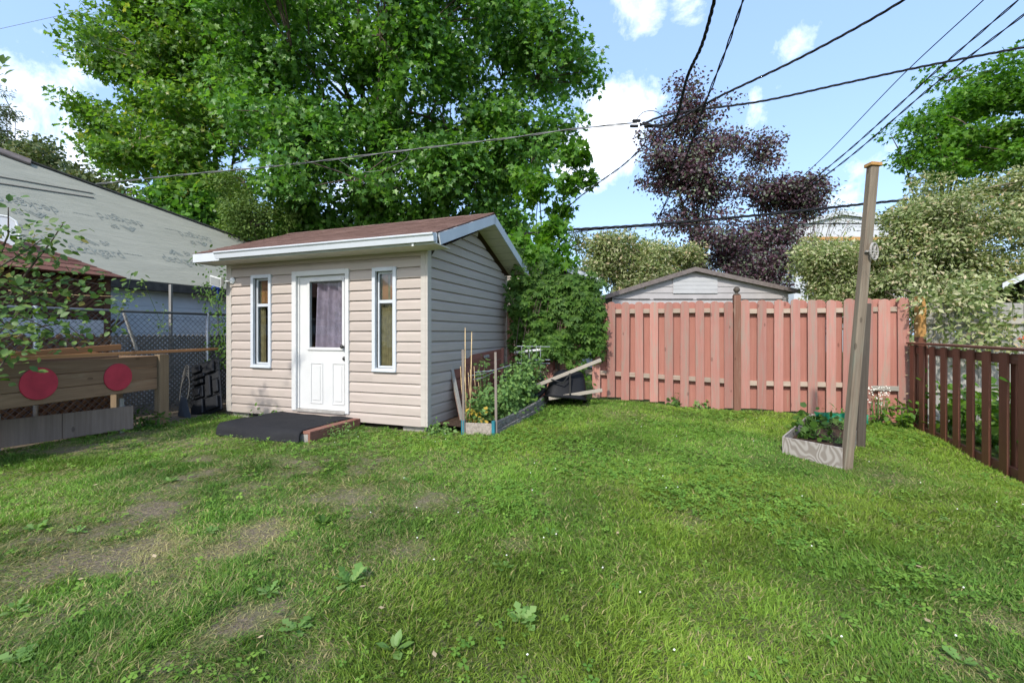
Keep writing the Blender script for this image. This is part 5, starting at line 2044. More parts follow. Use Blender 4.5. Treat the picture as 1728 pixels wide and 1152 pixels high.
o = MB().add(pq + [p + Vector((0.01, 0.03, 0)) for p in pq], [(0, 1, 2, 3), (7, 6, 5, 4), (0, 4, 5, 1), (1, 5, 6, 2), (2, 6, 7, 3), (3, 7, 4, 0)]).build('leaning_board', 'door_panel', None, 0.003)
tag(o, 'small reddish board propped behind the white pipe at the shed corner', 'board')

# ------------------------------------------------------------------ wheelbarrow tipped against the fence
wb0 = gp(945, 670)
WD = 7.75
wbr = thing('wheelbarrow', (wb0.x, WD, float(gz(wb0.x, WD))), 0, 'black wheelbarrow with wooden handles tipped over beside the pink fence', 'wheelbarrow')
WI = Matrix.Translation(-wbr.location)
# tub: rounded rectangle sections from rim to floor, rim facing down and forward
secs = []
for s, w, d_, off in ((0.0, 0.36, 0.32, 0.0), (0.12, 0.345, 0.30, 0.01), (0.34, 0.29, 0.24, 0.03), (0.46, 0.24, 0.19, 0.05), (0.50, 0.18, 0.13, 0.06), (0.51, 0.02, 0.02, 0.06)):
    ring = []
    for k in range(24):
        a = 2 * math.pi * k / 24
        c, s_ = math.cos(a), math.sin(a)
        x = w * math.copysign(abs(c) ** 0.45, c)
        y = d_ * math.copysign(abs(s_) ** 0.45, s_)
        ring.append(Vector((x, y, s + 0.0)) + Vector((off, 0, 0)))
    secs.append(ring)
TM = Matrix.Translation((-0.02, -0.02, 0.10)) @ Matrix.Rotation(R(6), 4, 'Y') @ Matrix.Rotation(R(-14), 4, 'X')
tub = MB()
for ring in secs:
    tub.v += [tuple(TM @ p) for p in ring]
for i in range(len(secs) - 1):
    for k in range(24):
        k2 = (k + 1) % 24
        tub.f.append((i * 24 + k, i * 24 + k2, (i + 1) * 24 + k2, (i + 1) * 24 + k))
tubo = tub.build('tub', 'tub_black', wbr, smooth=True)
MB().tube([TM @ (p * 1.02 + Vector((0, 0, 0.005))) for p in secs[0]] + [TM @ (secs[0][0] * 1.02)], 0.016, 6, cap=False).build('rim', 'tub_black', tubo)
h1a, h1b = at(906, 650, WD - 0.28), at(1014, 607, WD - 0.22)
h2a, h2b = at(926, 672, WD - 0.30), at(1016, 658, WD - 0.26)
wood_bar('handle', 'bare_z', WI @ h1a, WI @ h1b, 0.045, 0.055, wbr)
wood_bar('handle', 'bare_z', WI @ h2a, WI @ h2b, 0.045, 0.055, wbr)
MB().tube([WI @ at(962, 630, WD - 0.30), WI @ at(962, 666, WD - 0.32)], 0.014, 6).build('leg', 'dark_metal', wbr)
MB().tube([WI @ at(930, 640, WD - 0.29), WI @ at(950, 646, WD - 0.33), WI @ at(962, 630, WD - 0.30)], 0.012, 6).build('brace', 'dark_metal', wbr)
wheel = MB().tube([WI @ at(903, 652, WD - 0.12) + Vector((0.16 * math.cos(a), 0.05 * math.cos(a), 0.16 * math.sin(a))) for a in np.linspace(0, 2 * math.pi, 25)], 0.045, 8, cap=False).build('wheel', 'dark_rubber', wbr, smooth=True)
MB().bar(WI @ at(903, 652, WD - 0.12) - Vector((0.15, 0.04, 0)), WI @ at(903, 652, WD - 0.12) + Vector((0.15, 0.04, 0)), 0.03, 0.03).build('hub', 'galvanised', wheel)

# ------------------------------------------------------------------ buildings behind
def gable_house(name, label, apex, left, right, depth, deep, wall_mat, roof_mat, trim_mat, base_z, course, over=0.12, rake=0.10, vent=None, rot=0.0):
    """gable end facing the camera; apex, left and right eaves as photo pixels"""
    A_, B_, C_ = at(*apex, depth), at(*left, depth), at(*right, depth)
    o = Vector((A_.x, depth, 0))
    root = thing(name, tuple(o), rot, label, 'garage')
    ax, az = 0.0, A_.z
    lx, lz = B_.x - A_.x, B_.z
    rx, rz = C_.x - A_.x, C_.z
    # wall in lapped courses
    z = base_z
    zz = min(lz, rz)
    wl0, wr0 = lx + over * 2.2, rx - over * 2.2
    roofz = lambda x: (az + (lz - az) * x / lx if x < 0 else az + (rz - az) * x / rx) - rake
    while z < az - rake - 0.05:
        z1 = min(z + course, az - rake)
        def ends(q):
            l_, r_ = wl0, wr0
            if q > roofz(wl0):
                l_ = (q + rake - az) / (lz - az) * lx
            if q > roofz(wr0):
                r_ = (q + rake - az) / (rz - az) * rx
            return min(l_, 0), max(r_, 0)
        a, b = ends(z)
        c, d = ends(z1)
        MB().add([(a, 0.0, z), (b, 0.0, z), (d, 0.018, z1), (c, 0.018, z1), (a, 0.03, z), (b, 0.03, z), (d, 0.03, z1), (c, 0.03, z1)],
                 [(0, 1, 2, 3), (0, 4, 5, 1), (1, 5, 6, 2), (3, 2, 6, 7), (0, 3, 7, 4)]).build('siding_board', wall_mat, root)
        z += course
    zl, zr_ = roofz(wl0), roofz(wr0)
    MB().add([(wl0, 0.03, -0.2), (wr0, 0.03, -0.2), (wr0, 0.03, zr_), (0, 0.03, az - rake), (wl0, 0.03, zl), (wl0, deep, -0.2), (wr0, deep, -0.2), (wr0, deep, zr_), (0, deep, az - rake), (wl0, deep, zl)],
             [(0, 1, 2, 3, 4), (9, 8, 7, 6, 5), (0, 5, 6, 1), (1, 6, 7, 2), (4, 9, 5, 0)]).build('wall', wall_mat, root)
    # roof slabs
    for s, (x, zq) in enumerate(((lx, lz), (rx, rz))):
        t = 0.09
        MB().add([(0, -over, az), (x, -over, zq), (x, -over, zq - t), (0, -over, az - t), (0, deep, az), (x, deep, zq), (x, deep, zq - t), (0, deep, az - t)],
                 [(0, 1, 2, 3), (7, 6, 5, 4), (0, 4, 5, 1), (1, 5, 6, 2), (2, 6, 7, 3)]).build('roof_slope', roof_mat, root)
        MB().add([(0, -over - 0.02, az - 0.012), (x, -over - 0.02, zq - 0.012), (x, -over - 0.02, zq - rake - 0.03), (0, -over - 0.02, az - rake - 0.03),
                  (0, -over - 0.002, az - 0.012), (x, -over - 0.002, zq - 0.012), (x, -over - 0.002, zq - rake - 0.03), (0, -over - 0.002, az - rake - 0.03)],
                 [(0, 1, 2, 3), (0, 4, 5, 1), (1, 5, 6, 2), (2, 6, 7, 3), (3, 7, 4, 0)]).build('rake_board', trim_mat, root)
    return root, A_


g1, gA = gable_house('garage', 'low beige garage with brown roof edge right behind the pink fence', (1171, 451), (1018, 498), (1346, 489), 13.0, 6.0, 'grey_siding', 'roof_edge', 'roof_edge', 1.6, 0.19)
for (x0, y0_), (x1, y1_) in (((1136, 468), (1211, 495)),):
    c0, c1 = at(x0, y0_, 12.98), at(x1, y1_, 12.98)
    for k in range(4):
        f0, f1 = k / 4, (k + 0.96) / 4
        za, zb_ = c1.z + (c0.z - c1.z) * f0, c1.z + (c0.z - c1.z) * f1
        box_part('patch_board', 'grey_siding_light', g1, c0.x - gA.x, c1.x - gA.x, -0.02, -0.001, za, zb_)
for x0, x1 in ((1036, 1097), (1103, 1170), (1176, 1237), (1250, 1322)):
    c0, c1 = at(x0, 505, 12.98), at(x1, 505, 12.98)
    box_part('batten', 'fascia_dark', g1, c0.x - gA.x, c1.x - gA.x, -0.016, -0.001, c0.z, c0.z + 0.02)
g2, gB = gable_house('garage', 'tan garage with white rake boards half hidden behind the creeper and the shed', (800, 392), (600, 450), (1014, 474), 11.5, 5.0, 'tan_siding', 'roof_edge', 'white_metal', 1.2, 0.20, over=0.35, rake=0.14)
# shed at the right edge
rs, rA = gable_house('side_shed', 'small grey-blue shed with overhanging eave at the right edge behind the grey fence', (1872, 394), (1750, 468), (1994, 468), 7.71, 2.2, 'pale_wall', 'roof_edge', 'white_metal', -0.1, 0.3, over=0.15, rake=0.10, rot=R(-45))
rs['category'] = 'shed'
fb, fA = gable_house('white_building', 'far white building with a brown roof strip glimpsed between the pale bushes', (1420, 356), (1330, 378), (1540, 372), 34.0, 8.0, 'pale_wall', 'roof_edge', 'white_metal', 0.0, 1.2, over=0.2, rake=0.3)
fb['category'] = 'building'
box_part('roof_strip', 'new_wood', fb, -3.2, 3.4, -0.5, -0.3, at(1420, 408, 34).z, at(1420, 402, 34).z)

# ------------------------------------------------------------------ overhead cables
def cable(pts, r, label, mat='cable', twist=0.0, strands=1, name='overhead_cable'):
    P3 = [at(*p) for p in pts]
    # Catmull-Rom through the points
    out = []
    for i in range(len(P3) - 1):
        a, b, c, d = P3[max(i - 1, 0)], P3[i], P3[i + 1], P3[min(i + 2, len(P3) - 1)]
        for k in range(14):
            t = k / 14
            out.append(0.5 * ((2 * b) + (c - a) * t + (2 * a - 5 * b + 4 * c - d) * t * t + (3 * b - a - 3 * c + d) * t ** 3))
    out.append(P3[-1])
    r *= 0.8
    mb = MB()
    if strands == 1:
        mb.tube(out, r, 6)
    else:
        acc_ = [0.0]
        for i in range(1, len(out)):
            acc_.append(acc_[-1] + (out[i] - out[i - 1]).length)
        # resample finely so that the twist reads
        n = max(24, int(acc_[-1] / (twist / 8)))
        fine = []
        j = 0
        for q in range(n + 1):
            s = acc_[-1] * q / n
            while j < len(acc_) - 2 and acc_[j + 1] < s:
                j += 1
            f = (s - acc_[j]) / max(acc_[j + 1] - acc_[j], 1e-9)
            fine.append(out[j].lerp(out[j + 1], f))
        d = (out[-1] - out[0]).normalized()
        u = d.cross(Vector((0, 0, 1))).normalized()
        v = u.cross(d)
        for s in range(strands):
            ph = 2 * math.pi * s / strands
            pts_ = []
            for q, p in enumerate(fine):
                a = ph + 2 * math.pi * (acc_[-1] * q / n) / twist
                pts_.append(p + (u * math.cos(a) + v * math.sin(a)) * r * 1.25)
            mb.tube(pts_, r, 5)
    o = mb.build(name, mat, None, smooth=True)
    return tag(o, label, 'cable', 'overhead cables')


JD = 9.0
cable([(160, 311, 11.5), (330, 293, 11.0), (480, 279, 10.5), (700, 252, 10), (860, 233, 9.6), (960, 219, 9.3), (1075, 207, JD)], 0.012, 'long cable from the left garage roof to the splices, crossing the big maple', 'cable_grey', 1.6, 2)
cable([(1085, 207, JD), (1120, 215, JD), (1142, 196, 8.6), (1160, 130, 7.4), (1185, 75, 6.6), (1208, -10, 5.8), (1215, -60, 5.3)], 0.016, 'thick wavy twisted cable rising steeply to the top edge, leftmost of the rising cables', 'cable', 0.42, 3)
cable([(1110, 370, 10.5), (1150, 285, 9.6), (1190, 175, 8.2), (1225, 85, 7.2), (1257, -8, 6.2), (1275, -60, 5.8)], 0.014, 'straight dark cable rising past the purple tree to the top edge', 'cable', 0.9, 2)
cable([(1085, 210, JD), (1130, 208, 8.8), (1210, 165, 8.2), (1330, 108, 7.5), (1440, 50, 6.9), (1525, 0, 6.4), (1580, -40, 6.1)], 0.013, 'twisted cable from the splices to the top edge above the leaning pole', 'cable', 0.55, 3)
cable([(1080, 212, JD), (1135, 192, 9.0), (1280, 172, 8.6), (1420, 142, 8.2), (1560, 112, 7.9), (1728, 80, 7.6), (1800, 66, 7.5)], 0.013, 'twisted cable from the splices running out to the right edge', 'cable', 0.6, 3)
cable([(1095, 230, JD), (1080, 252, 9.1), (1050, 280, 9.3), (1015, 305, 9.6), (975, 335, 9.9), (940, 365, 10.3), (900, 392, 10.8)], 0.010, 'dark cable dropping from the splices down to the garage behind the creeper', 'cable', 0.5, 2)
cable([(862, 397, 12), (960, 388, 12), (1100, 379, 12), (1300, 361, 12), (1480, 342, 12), (1728, 318, 12), (1850, 306, 12)], 0.022, 'heavy cable bundle crossing low behind the leaning pole', 'cable', 0.8, 3)
cable([(900, 404, 12.6), (1000, 388, 12.6), (1150, 380, 12.6), (1350, 378, 12.6), (1550, 377, 12.6), (1728, 374, 12.6), (1850, 371, 12.6)], 0.013, 'thin pair of cables just below the heavy bundle', 'cable', 1.2, 2)
cable([(900, 412, 13), (1100, 384, 13), (1400, 368, 13), (1560, 366, 13), (1728, 358, 13), (1850, 352, 13)], 0.006, 'very thin wire between the heavy bundle and the thin pair', 'cable')
cable([(1440, 390, 12.8), (1560, 384, 12.8), (1728, 379, 12.8), (1850, 375, 12.8)], 0.007, 'very thin wire under the thin pair on the right', 'cable')
cable([(1468, 430, 4.5), (1560, 430, 4.0), (1728, 420, 3.4), (1800, 414, 3.2)], 0.0022, 'fine clothes line running right from the pulley', 'cable')
cable([(1340, 310, 13), (1400, 255, 11.6), (1520, 130, 9.2), (1660, 0, 7.5), (1700, -40, 7.1)], 0.013, 'upper of the three straight cables rising to the top right corner', 'cable')
cable([(1345, 325, 13), (1440, 247, 11.2), (1580, 120, 9.0), (1728, -8, 7.4), (1760, -40, 7.1)], 0.013, 'middle of the three straight cables rising to the top right corner', 'cable', 0.9, 2)
cable([(1350, 328, 13), (1440, 260, 11.3), (1580, 140, 9.2), (1728, 25, 7.6), (1790, -25, 7.1)], 0.013, 'lower of the three straight cables rising to the top right corner', 'cable', 0.9, 2)
cable([(-40, 58, 22), (0, 49, 22), (120, 22, 22), (218, -1, 22), (260, -12, 22)], 0.012, 'thin far wire crossing the top left corner', 'cable_grey')
cable([(1072, 205, JD), (1085, 190, JD), (1105, 188, JD), (1120, 200, JD), (1105, 212, JD), (1090, 214, JD)], 0.009, 'looped jumper wire at the splices', 'cable')
cable([(570, 268, 10.2), (600, 288, 10.2), (640, 288, 10.2), (680, 272, 10.1), (690, 258, 10.0)], 0.006, 'slack loop of wire hanging under the long cable in front of the maple', 'cable_grey')
for px, py, lab in ((1074, 204, 'upper left'), (1070, 213, 'lower left'), (1094, 213, 'lower right')):
    c = at(px, py, JD)
    o = MB().lathe([(0.012, -0.085), (0.030, -0.075), (0.030, 0.075), (0.012, 0.085)], (0, 0, 0), 10).build('cable_splice', 'cable', None)
    o.matrix_world = Matrix.Translation(c) @ Matrix.Rotation(R(90), 4, 'Y')
    tag(o, 'black cable splice where the overhead cables meet, the %s one' % lab, 'splice', 'cable splices')

# ------------------------------------------------------------------ trees
D1 = 14.0
tree('maple_tree', 'huge dark green maple towering behind the shed', (-4.6, 14.8, -0.1), 9.5, 0.30,
     [pv(640, 110, D1, 230, 190, 3.6), pv(790, 60, D1, 190, 165, 3.4), pv(890, 110, D1, 105, 120, 2.4), pv(540, 210, D1, 150, 110, 3.0), pv(720, 260, D1, 190, 90, 3.0),
      pv(900, 255, 13.5, 85, 80, 2.0), pv(560, 320, 13, 140, 60, 2.2), pv(730, 335, 13, 130, 45, 2.0), pv(470, 90, D1 + 1, 110, 130, 2.6), pv(620, -120, D1, 300, 140, 3.5), pv(860, -60, D1, 110, 110, 2.4), pv(640, 300, 13.4, 170, 60, 2.0), pv(800, 300, 13.4, 120, 55, 1.8), pv(450, 270, 13.8, 90, 60, 1.8)],
     1420, 62, 0.36, 0.155, 'maple', 'leaf_maple', limbs=34, twigs=800, shell=0.42, seed=3, flat=0.6, up=0.55, front=0.88)
tree('maple_tree', 'lighter green maple on the left, leaning out over the garage roof', (-11.2, 16.8, -0.1), 7.0, 0.18,
     [pv(290, 125, 16, 115, 85, 2.4), pv(235, 200, 16, 90, 65, 2.2), pv(340, 230, 15.5, 100, 95, 2.2), pv(370, 90, 16, 100, 90, 2.4), pv(300, 45, 16, 100, 50, 1.8), pv(215, 90, 16, 75, 50, 1.6), pv(160, 165, 16, 45, 28, 1.2),
      pv(260, 285, 15.5, 90, 40, 1.8), pv(330, 320, 15, 95, 45, 1.8)],
     640, 60, 0.36, 0.155, 'maple', 'leaf_maple_light', 'bark_light', limbs=18, twigs=400, shell=0.42, seed=4, flat=0.5, up=0.6)
tree('cedar_hedge_tree', 'yellow-green cedar standing behind the end of the garage roof', (-6.9, 12.6, -0.1), 3.6, 0.08,
     [pv(415, 365, 12.4, 55, 45, 0.8), pv(455, 372, 12.4, 45, 35, 0.8), pv(400, 330, 12.6, 28, 40, 0.6)],
     170, 60, 0.15, 0.075, 'narrow', 'leaf_cedar', bough=0.3, limbs=6, twigs=30, seed=5, flat=1.2, up=0.4, width=2.0)
tree('maple_sapling', 'young bright green maple sapling growing up behind the creeper', (0.62, 10.3, 0.1), 4.6, 0.035,
     [pv(925, 320, 10.0, 48, 60, 0.7), pv(905, 400, 9.9, 45, 55, 0.7), pv(945, 265, 10.0, 34, 32, 0.5), pv(985, 318, 10.0, 32, 16, 0.3), pv(975, 290, 10, 26, 10, 0.3), pv(895, 455, 9.7, 36, 40, 0.5), pv(940, 445, 9.8, 35, 30, 0.5)],
     130, 17, 0.15, 0.155, 'maple', 'leaf_maple_bright', 'stem_green', bough=0.28, limbs=12, twigs=60, seed=6, flat=0.8, up=0.5, r_tw=0.006)
for i, (vols, base, n, lab, sd) in enumerate((
        ([pv(1175, 240, 16, 75, 66, 1.6), pv(1120, 275, 16, 45, 25, 1.0), pv(1150, 300, 16, 70, 28, 1.4), pv(1190, 330, 16, 60, 60, 1.5), pv(1165, 175, 16, 36, 40, 1.0), pv(1150, 150, 16, 18, 22, 0.6), pv(1195, 400, 16, 55, 55, 1.4), pv(1245, 235, 16, 42, 24, 1.0), pv(1150, 385, 16, 45, 30, 1.0)], (6.9, 16.2, -0.1), 470,
         'tall purple-leaved cherry tree, the larger of the pair', 8),
        ([pv(1282, 270, 16.5, 26, 45, 1.0), pv(1300, 340, 16.5, 66, 45, 1.4), pv(1280, 400, 16.5, 60, 55, 1.4), pv(1345, 345, 16.5, 45, 32, 1.0), pv(1240, 440, 16, 60, 35, 1.2)], (9.6, 16.8, -0.1), 400,
         'smaller purple-leaved cherry tree right of the tall one', 9))):
    tree('cherry_tree', lab, base, 4.6 if i == 0 else 3.6, 0.13, vols, n, 44, 0.34, 0.115, 'round', 'leaf_purple', limbs=16, twigs=300, seed=sd, shell=0.75, flat=0.6, up=0.45, group='purple-leaved cherry trees', droop=0.6, bough=0.5, width=0.75)
tree('maple_tree', 'fresh green maple at the right edge behind the pale bush', (17.6, 18.5, -0.2), 6.5, 0.2,
     [pv(1640, 185, 17, 100, 70, 2.2), pv(1700, 160, 17, 80, 55, 2.0), pv(1590, 240, 17, 75, 55, 1.8), pv(1680, 260, 17, 110, 55, 2.2), pv(1560, 280, 17, 70, 30, 1.4), pv(1780, 220, 17, 90, 90, 2.4), pv(1530, 275, 17, 35, 16, 0.9)],
     400, 56, 0.36, 0.16, 'maple', 'leaf_maple_bright', limbs=16, twigs=140, seed=10, shell=0.42, flat=0.5, up=0.65)


def bush(name, label, vols, n, per, rad, size, kind, mat, seed, base, group=None, bark='bark_light', up=0.35, flat=0.9, width=1.0, shell=0.5, limbs=14, twigs=80, droop=0.1, cat='bush', trunk=1.6, jitter=0.6, front=0.75):
    return tree(name, label, base, trunk, 0.06, vols, n, per, rad, size, kind, mat, bark, limbs, twigs, shell, front, flat, up, group or 'pale variegated bushes', cat, seed, width=width, droop=droop, r_tw=0.008, jitter=jitter, bough=0.42)


bush('variegated_bush', 'pale cream-green variegated bush left of the beige garage roof', [pv(1080, 440, 14.8, 90, 45, 1.2), pv(1020, 430, 14.4, 50, 45, 1.0), pv(1150, 450, 15, 70, 38, 1.0), pv(1060, 480, 14.4, 80, 40, 1.0)],
     420, 62, 0.20, 0.13, 'narrow', 'leaf_willow', 12, (3.6, 15.2, -0.1), width=1.5)
bush('variegated_bush', 'tall pale cream-green variegated bush behind the leaning pole', [pv(1410, 450, 12, 76, 55, 1.1), pv(1358, 440, 12, 40, 40, 0.8), pv(1450, 470, 11.5, 70, 50, 0.9), pv(1425, 500, 11.5, 66, 40, 0.9)],
     480, 62, 0.17, 0.11, 'narrow', 'leaf_willow', 13, (8.2, 12.2, -0.1), width=1.5)
bush('variegated_bush', 'biggest pale cream-green variegated bush, spilling over the grey fence on the right',
     [pv(1560, 410, 10.6, 90, 80, 1.0), pv(1640, 400, 10.4, 80, 85, 1.0), pv(1560, 350, 10.8, 50, 45, 0.7), pv(1690, 350, 10.6, 70, 55, 0.9), pv(1620, 480, 10, 110, 55, 0.9), pv(1510, 450, 10.6, 60, 55, 0.8), pv(1615, 520, 7.0, 45, 40, 0.16), pv(1650, 555, 6.8, 36, 36, 0.16), pv(1760, 420, 10.4, 70, 90, 1.0)],
     1000, 60, 0.16, 0.10, 'narrow', 'leaf_willow', 14, (9.2, 10.8, -0.2), width=1.5)
bush('elder_bush', 'low dark green brush between the pale bush and the tall purple cherry', [pv(1230, 465, 15.4, 70, 28, 0.9), pv(1295, 460, 15.4, 40, 35, 0.8)], 120, 50, 0.26, 0.11, 'oval', 'leaf_purple', 15, (7.2, 15.6, -0.1), 'background brush')
bush('thin_tree', 'feathery thin grey-green young tree right of the purple cherries', [pv(1395, 340, 18, 22, 20, 0.6), pv(1390, 375, 18, 30, 28, 0.6), pv(1330, 395, 18, 24, 20, 0.6)], 46, 20, 0.3, 0.12, 'narrow', 'leaf_conifer', 16, (12.6, 18.5, -0.1), 'background brush', cat='tree', trunk=4.5)

# far left: ragged conifer, brush, and the trees that close the view
tree('conifer', 'ragged brownish conifer at the left edge above the garage roof', (-23.5, 21.0, 0), 9.0, 0.14,
     [pv(12, 205, 21, 26, 22, 1.0), pv(15, 235, 21, 36, 18, 1.1), pv(25, 268, 21, 40, 16, 1.1), pv(8, 172, 21, 14, 18, 0.7), pv(-40, 240, 21, 50, 40, 1.3)],
     170, 40, 0.26, 0.16, 'narrow', 'leaf_conifer', bough=0.5, limbs=24, twigs=80, seed=17, flat=0.4, up=0.3, droop=0.5)
bush('brush', 'mixed green brush showing over the top of the garage roof', [pv(95, 285, 19, 60, 26, 1.2), pv(150, 300, 19, 50, 24, 1.2), pv(205, 335, 17, 60, 36, 1.2), pv(60, 265, 19, 30, 20, 0.8)], 180, 50, 0.36, 0.14, 'round', 'leaf_conifer', 18, (-17.5, 19.3, 0), 'background brush')
bush('understorey_bush', 'dark green bushes under the maples, behind the shed roof', [pv(350, 370, 14.5, 90, 50, 1.0), pv(520, 385, 14, 110, 50, 1.0), pv(690, 380, 13.6, 120, 45, 1.0), pv(830, 400, 13.4, 60, 50, 0.9), pv(300, 345, 14.6, 60, 40, 0.8)],
     420, 55, 0.32, 0.15, 'round', 'leaf_maple', 19, (-4.9, 13.8, 0), 'background brush', trunk=2.4)
for k, (X, Y, h, w_, sd) in enumerate(((-30, 44, 8, 9, 40), (24, 46, 7, 10, 43), (42, 44, 8, 10, 44))):
    tree('far_tree', ['far round green tree beyond the conifer on the left', 'far round green tree behind the pale bushes', 'far round green tree beyond the right edge'][k],
         (X, Y, 0), h * 0.55, 0.25, [(X, Y, h * 0.6, w_ * 0.55, 3.5, h * 0.42), (X - w_ * 0.4, Y, h * 0.45, w_ * 0.4, 3, h * 0.35), (X + w_ * 0.4, Y, h * 0.45, w_ * 0.4, 3, h * 0.35)],
         200, 45, 0.75, 0.36, 'round', 'leaf_maple', limbs=8, twigs=0, seed=sd, group='far trees closing the view')

# ------------------------------------------------------------------ creeper on the fence corner
def creeper():
    rng = np.random.default_rng(20)
    root = thing('creeper', (0.9, 8.55, 0), 0, 'thick dark green creeper covering the left end of the pink fence', 'creeper')
    b = np.array([0.9, 8.55, 0])
    P_, N_ = [], []
    for cx, cy, d, rx, ry, n in ((930, 535, 8.4, 68, 56, 900), (985, 525, 8.15, 32, 48, 520), (888, 505, 8.7, 34, 34, 300), (950, 580, 8.25, 58, 26, 340), (890, 570, 8.6, 30, 45, 260), (1000, 560, 8.15, 18, 40, 160), (960, 480, 8.4, 52, 18, 300), (975, 640, 8.1, 10, 14, 40)):
        a = rng.random(n) * 6.283
        r = np.sqrt(rng.random(n))
        px, py = cx + rx * r * np.cos(a), cy + ry * r * np.sin(a)
        dd = d - 0.14 * np.sin(px * 0.09 + cy) * np.cos(py * 0.08) - 0.16 * np.sqrt(np.maximum(0, 1 - r * r)) * rng.random(n) ** 0.6 + rng.normal(0, 0.04, n)
        P_.append(np.stack([(px - CX) / F * dd, dd, CH - (py - HY) / F * dd], 1))
    p = np.concatenate(P_)
    n = len(p)
    nr = np.array([-0.2, -0.75, 0.45]) + rng.normal(size=(n, 3)) * 0.35
    ax = np.array([0, -0.15, -1.0]) + rng.normal(size=(n, 3)) * 0.4
    leaves('foliage', 'star', p - b, nr, ax, rng.uniform(0.05, 0.125, n), 'leaf_ivy', root, 1.35)
    st_ = MB()
    for k in range(16):
        x = rng.uniform(870, 1000)
        st_.tube([Vector(at(x + 4 * math.sin(k), 660, 8.35)) - Vector(b), Vector(at(x + rng.uniform(-15, 15), 590, 8.3)) - Vector(b), Vector(at(x + rng.uniform(-30, 30), 500, 8.3)) - Vector(b)], [0.012, 0.009, 0.005], 5)
    st_.build('stems', 'bark', root)


creeper()


def vine(name, label, pts, n, size, kind, mat, seed, spread=0.05, cat='vine', face=(0, -0.8, 0.5), r=0.004, smat='stem_green', group=None, width=1.0):
    """stem through photo points (px, py, depth) with leaves along it"""
    rng = np.random.default_rng(seed)
    chains = pts if isinstance(pts[0], list) else [pts]
    b = at(*chains[0][0])
    root = thing(name, tuple(b), 0, label, cat, group)
    st_ = MB()
    P_ = []
    tot = sum(len(c) - 1 for c in chains)
    for c in chains:
        q = [at(*p) - b for p in c]
        st_.tube(q, [r * (1 - 0.6 * i / max(1, len(q) - 1)) for i in range(len(q))], 5)
        for i in range(len(q) - 1):
            k = max(2, int(n / tot))
            t = rng.random(k)
            P_.append(np.array(q[i])[None] * (1 - t)[:, None] + np.array(q[i + 1])[None] * t[:, None])
    p = np.concatenate(P_)
    m = len(p)
    off = rng.normal(size=(m, 3)) * spread
    leaves('foliage', kind, p + off, np.array(face) + rng.normal(size=(m, 3)) * 0.5, off / spread + rng.normal(size=(m, 3)) * 0.3 + np.array([0, 0, -0.2]), size * rng.uniform(0.6, 1.2, m), mat, root, width)
    st_.build('stems', smat, root)
    return root


vine('wall_vine', 'leafy vine climbing the left corner of the shed by the blue fixture', [[(386, 620, 7.9), (380, 580, 7.9), (372, 520, 7.9), (378, 470, 8.2), (350, 478, 8.5)], [(372, 560, 8.0), (362, 590, 8.0), (372, 620, 8.0)], [(360, 520, 8.2), (352, 500, 8.4), (340, 480, 8.5)], [(384, 560, 7.7), (384, 500, 7.8), (386, 452, 7.8)], [(330, 436, 8.2), (355, 440, 8.1), (385, 444, 7.8)]],
     520, 0.07, 'oval', 'leaf_ivy', 30, 0.085, r=0.008)
vine('fence_weed', 'small green vine sprig hanging on the chain-link mesh', [[(240, 470, 6.8), (272, 545, 7.2), (276, 560, 7.2)], [(278, 520, 7.3), (270, 570, 7.2)]], 40, 0.05, 'oval', 'leaf_apple', 31, 0.04)

vine('creeper_sprigs', 'long loose creeper shoots rising from the top of the creeper against the tan garage', [[(875, 520, 8.5), (868, 480, 8.6), (880, 440, 8.7), (872, 410, 8.8)], [(920, 490, 8.4), (930, 460, 8.5), (915, 435, 8.6)], [(960, 480, 8.3), (985, 462, 8.3), (1004, 478, 8.2), (1012, 500, 8.1)],
     [(1000, 520, 8.1), (1013, 540, 8.0), (1010, 580, 8.0), (1014, 600, 8.0)], [(890, 480, 8.5), (905, 455, 8.6), (940, 470, 8.5)], [(950, 600, 8.0), (975, 612, 7.95), (990, 600, 7.95)]],
     330, 0.105, 'star', 'leaf_ivy', 36, 0.075, cat='creeper', width=1.35)

# leafy apple branches reaching in from the left
vine('apple_branches', 'leafy apple branches reaching in from the left edge', [
    [(-60, 560, 4.6), (0, 520, 4.7), (60, 490, 4.9), (120, 470, 5.0), (168, 480, 5.1)], [(0, 520, 4.7), (60, 440, 4.8), (85, 410, 4.8), (106, 378, 4.8)], [(-60, 470, 4.4), (0, 450, 4.5), (40, 425, 4.6), (70, 405, 4.6)],
    [(-60, 590, 4.5), (10, 570, 4.6), (60, 552, 4.8), (110, 545, 5.0), (140, 570, 5.0)], [(20, 480, 4.7), (60, 500, 4.8), (110, 520, 4.9), (150, 500, 5.0)], [(-40, 640, 4.3), (0, 620, 4.3), (20, 590, 4.4)],
    [(-50, 500, 4.5), (0, 430, 4.5), (14, 395, 4.5), (14, 350, 4.5)], [(-60, 620, 4.2), (0, 560, 4.4), (30, 530, 4.5), (90, 560, 4.7)], [(-60, 520, 4.4), (0, 540, 4.4), (50, 585, 4.5)]],
     900, 0.085, 'oval', 'leaf_apple', 32, 0.10, cat='tree', r=0.012, smat='bark', face=(0.2, -0.4, 0.8), width=1.25)
vine('apple_shoot', 'upright leafy shoot in front of the pale garage wall', [[(190, 560, 6.6), (205, 520, 6.6), (214, 495, 6.6), (222, 462, 6.6)], [(212, 500, 6.6), (236, 485, 6.6)], [(208, 510, 6.6), (195, 505, 6.6)]], 75, 0.085, 'oval', 'leaf_apple', 33, 0.075, cat='branch', face=(0.2, -0.4, 0.8), r=0.006, width=1.2)
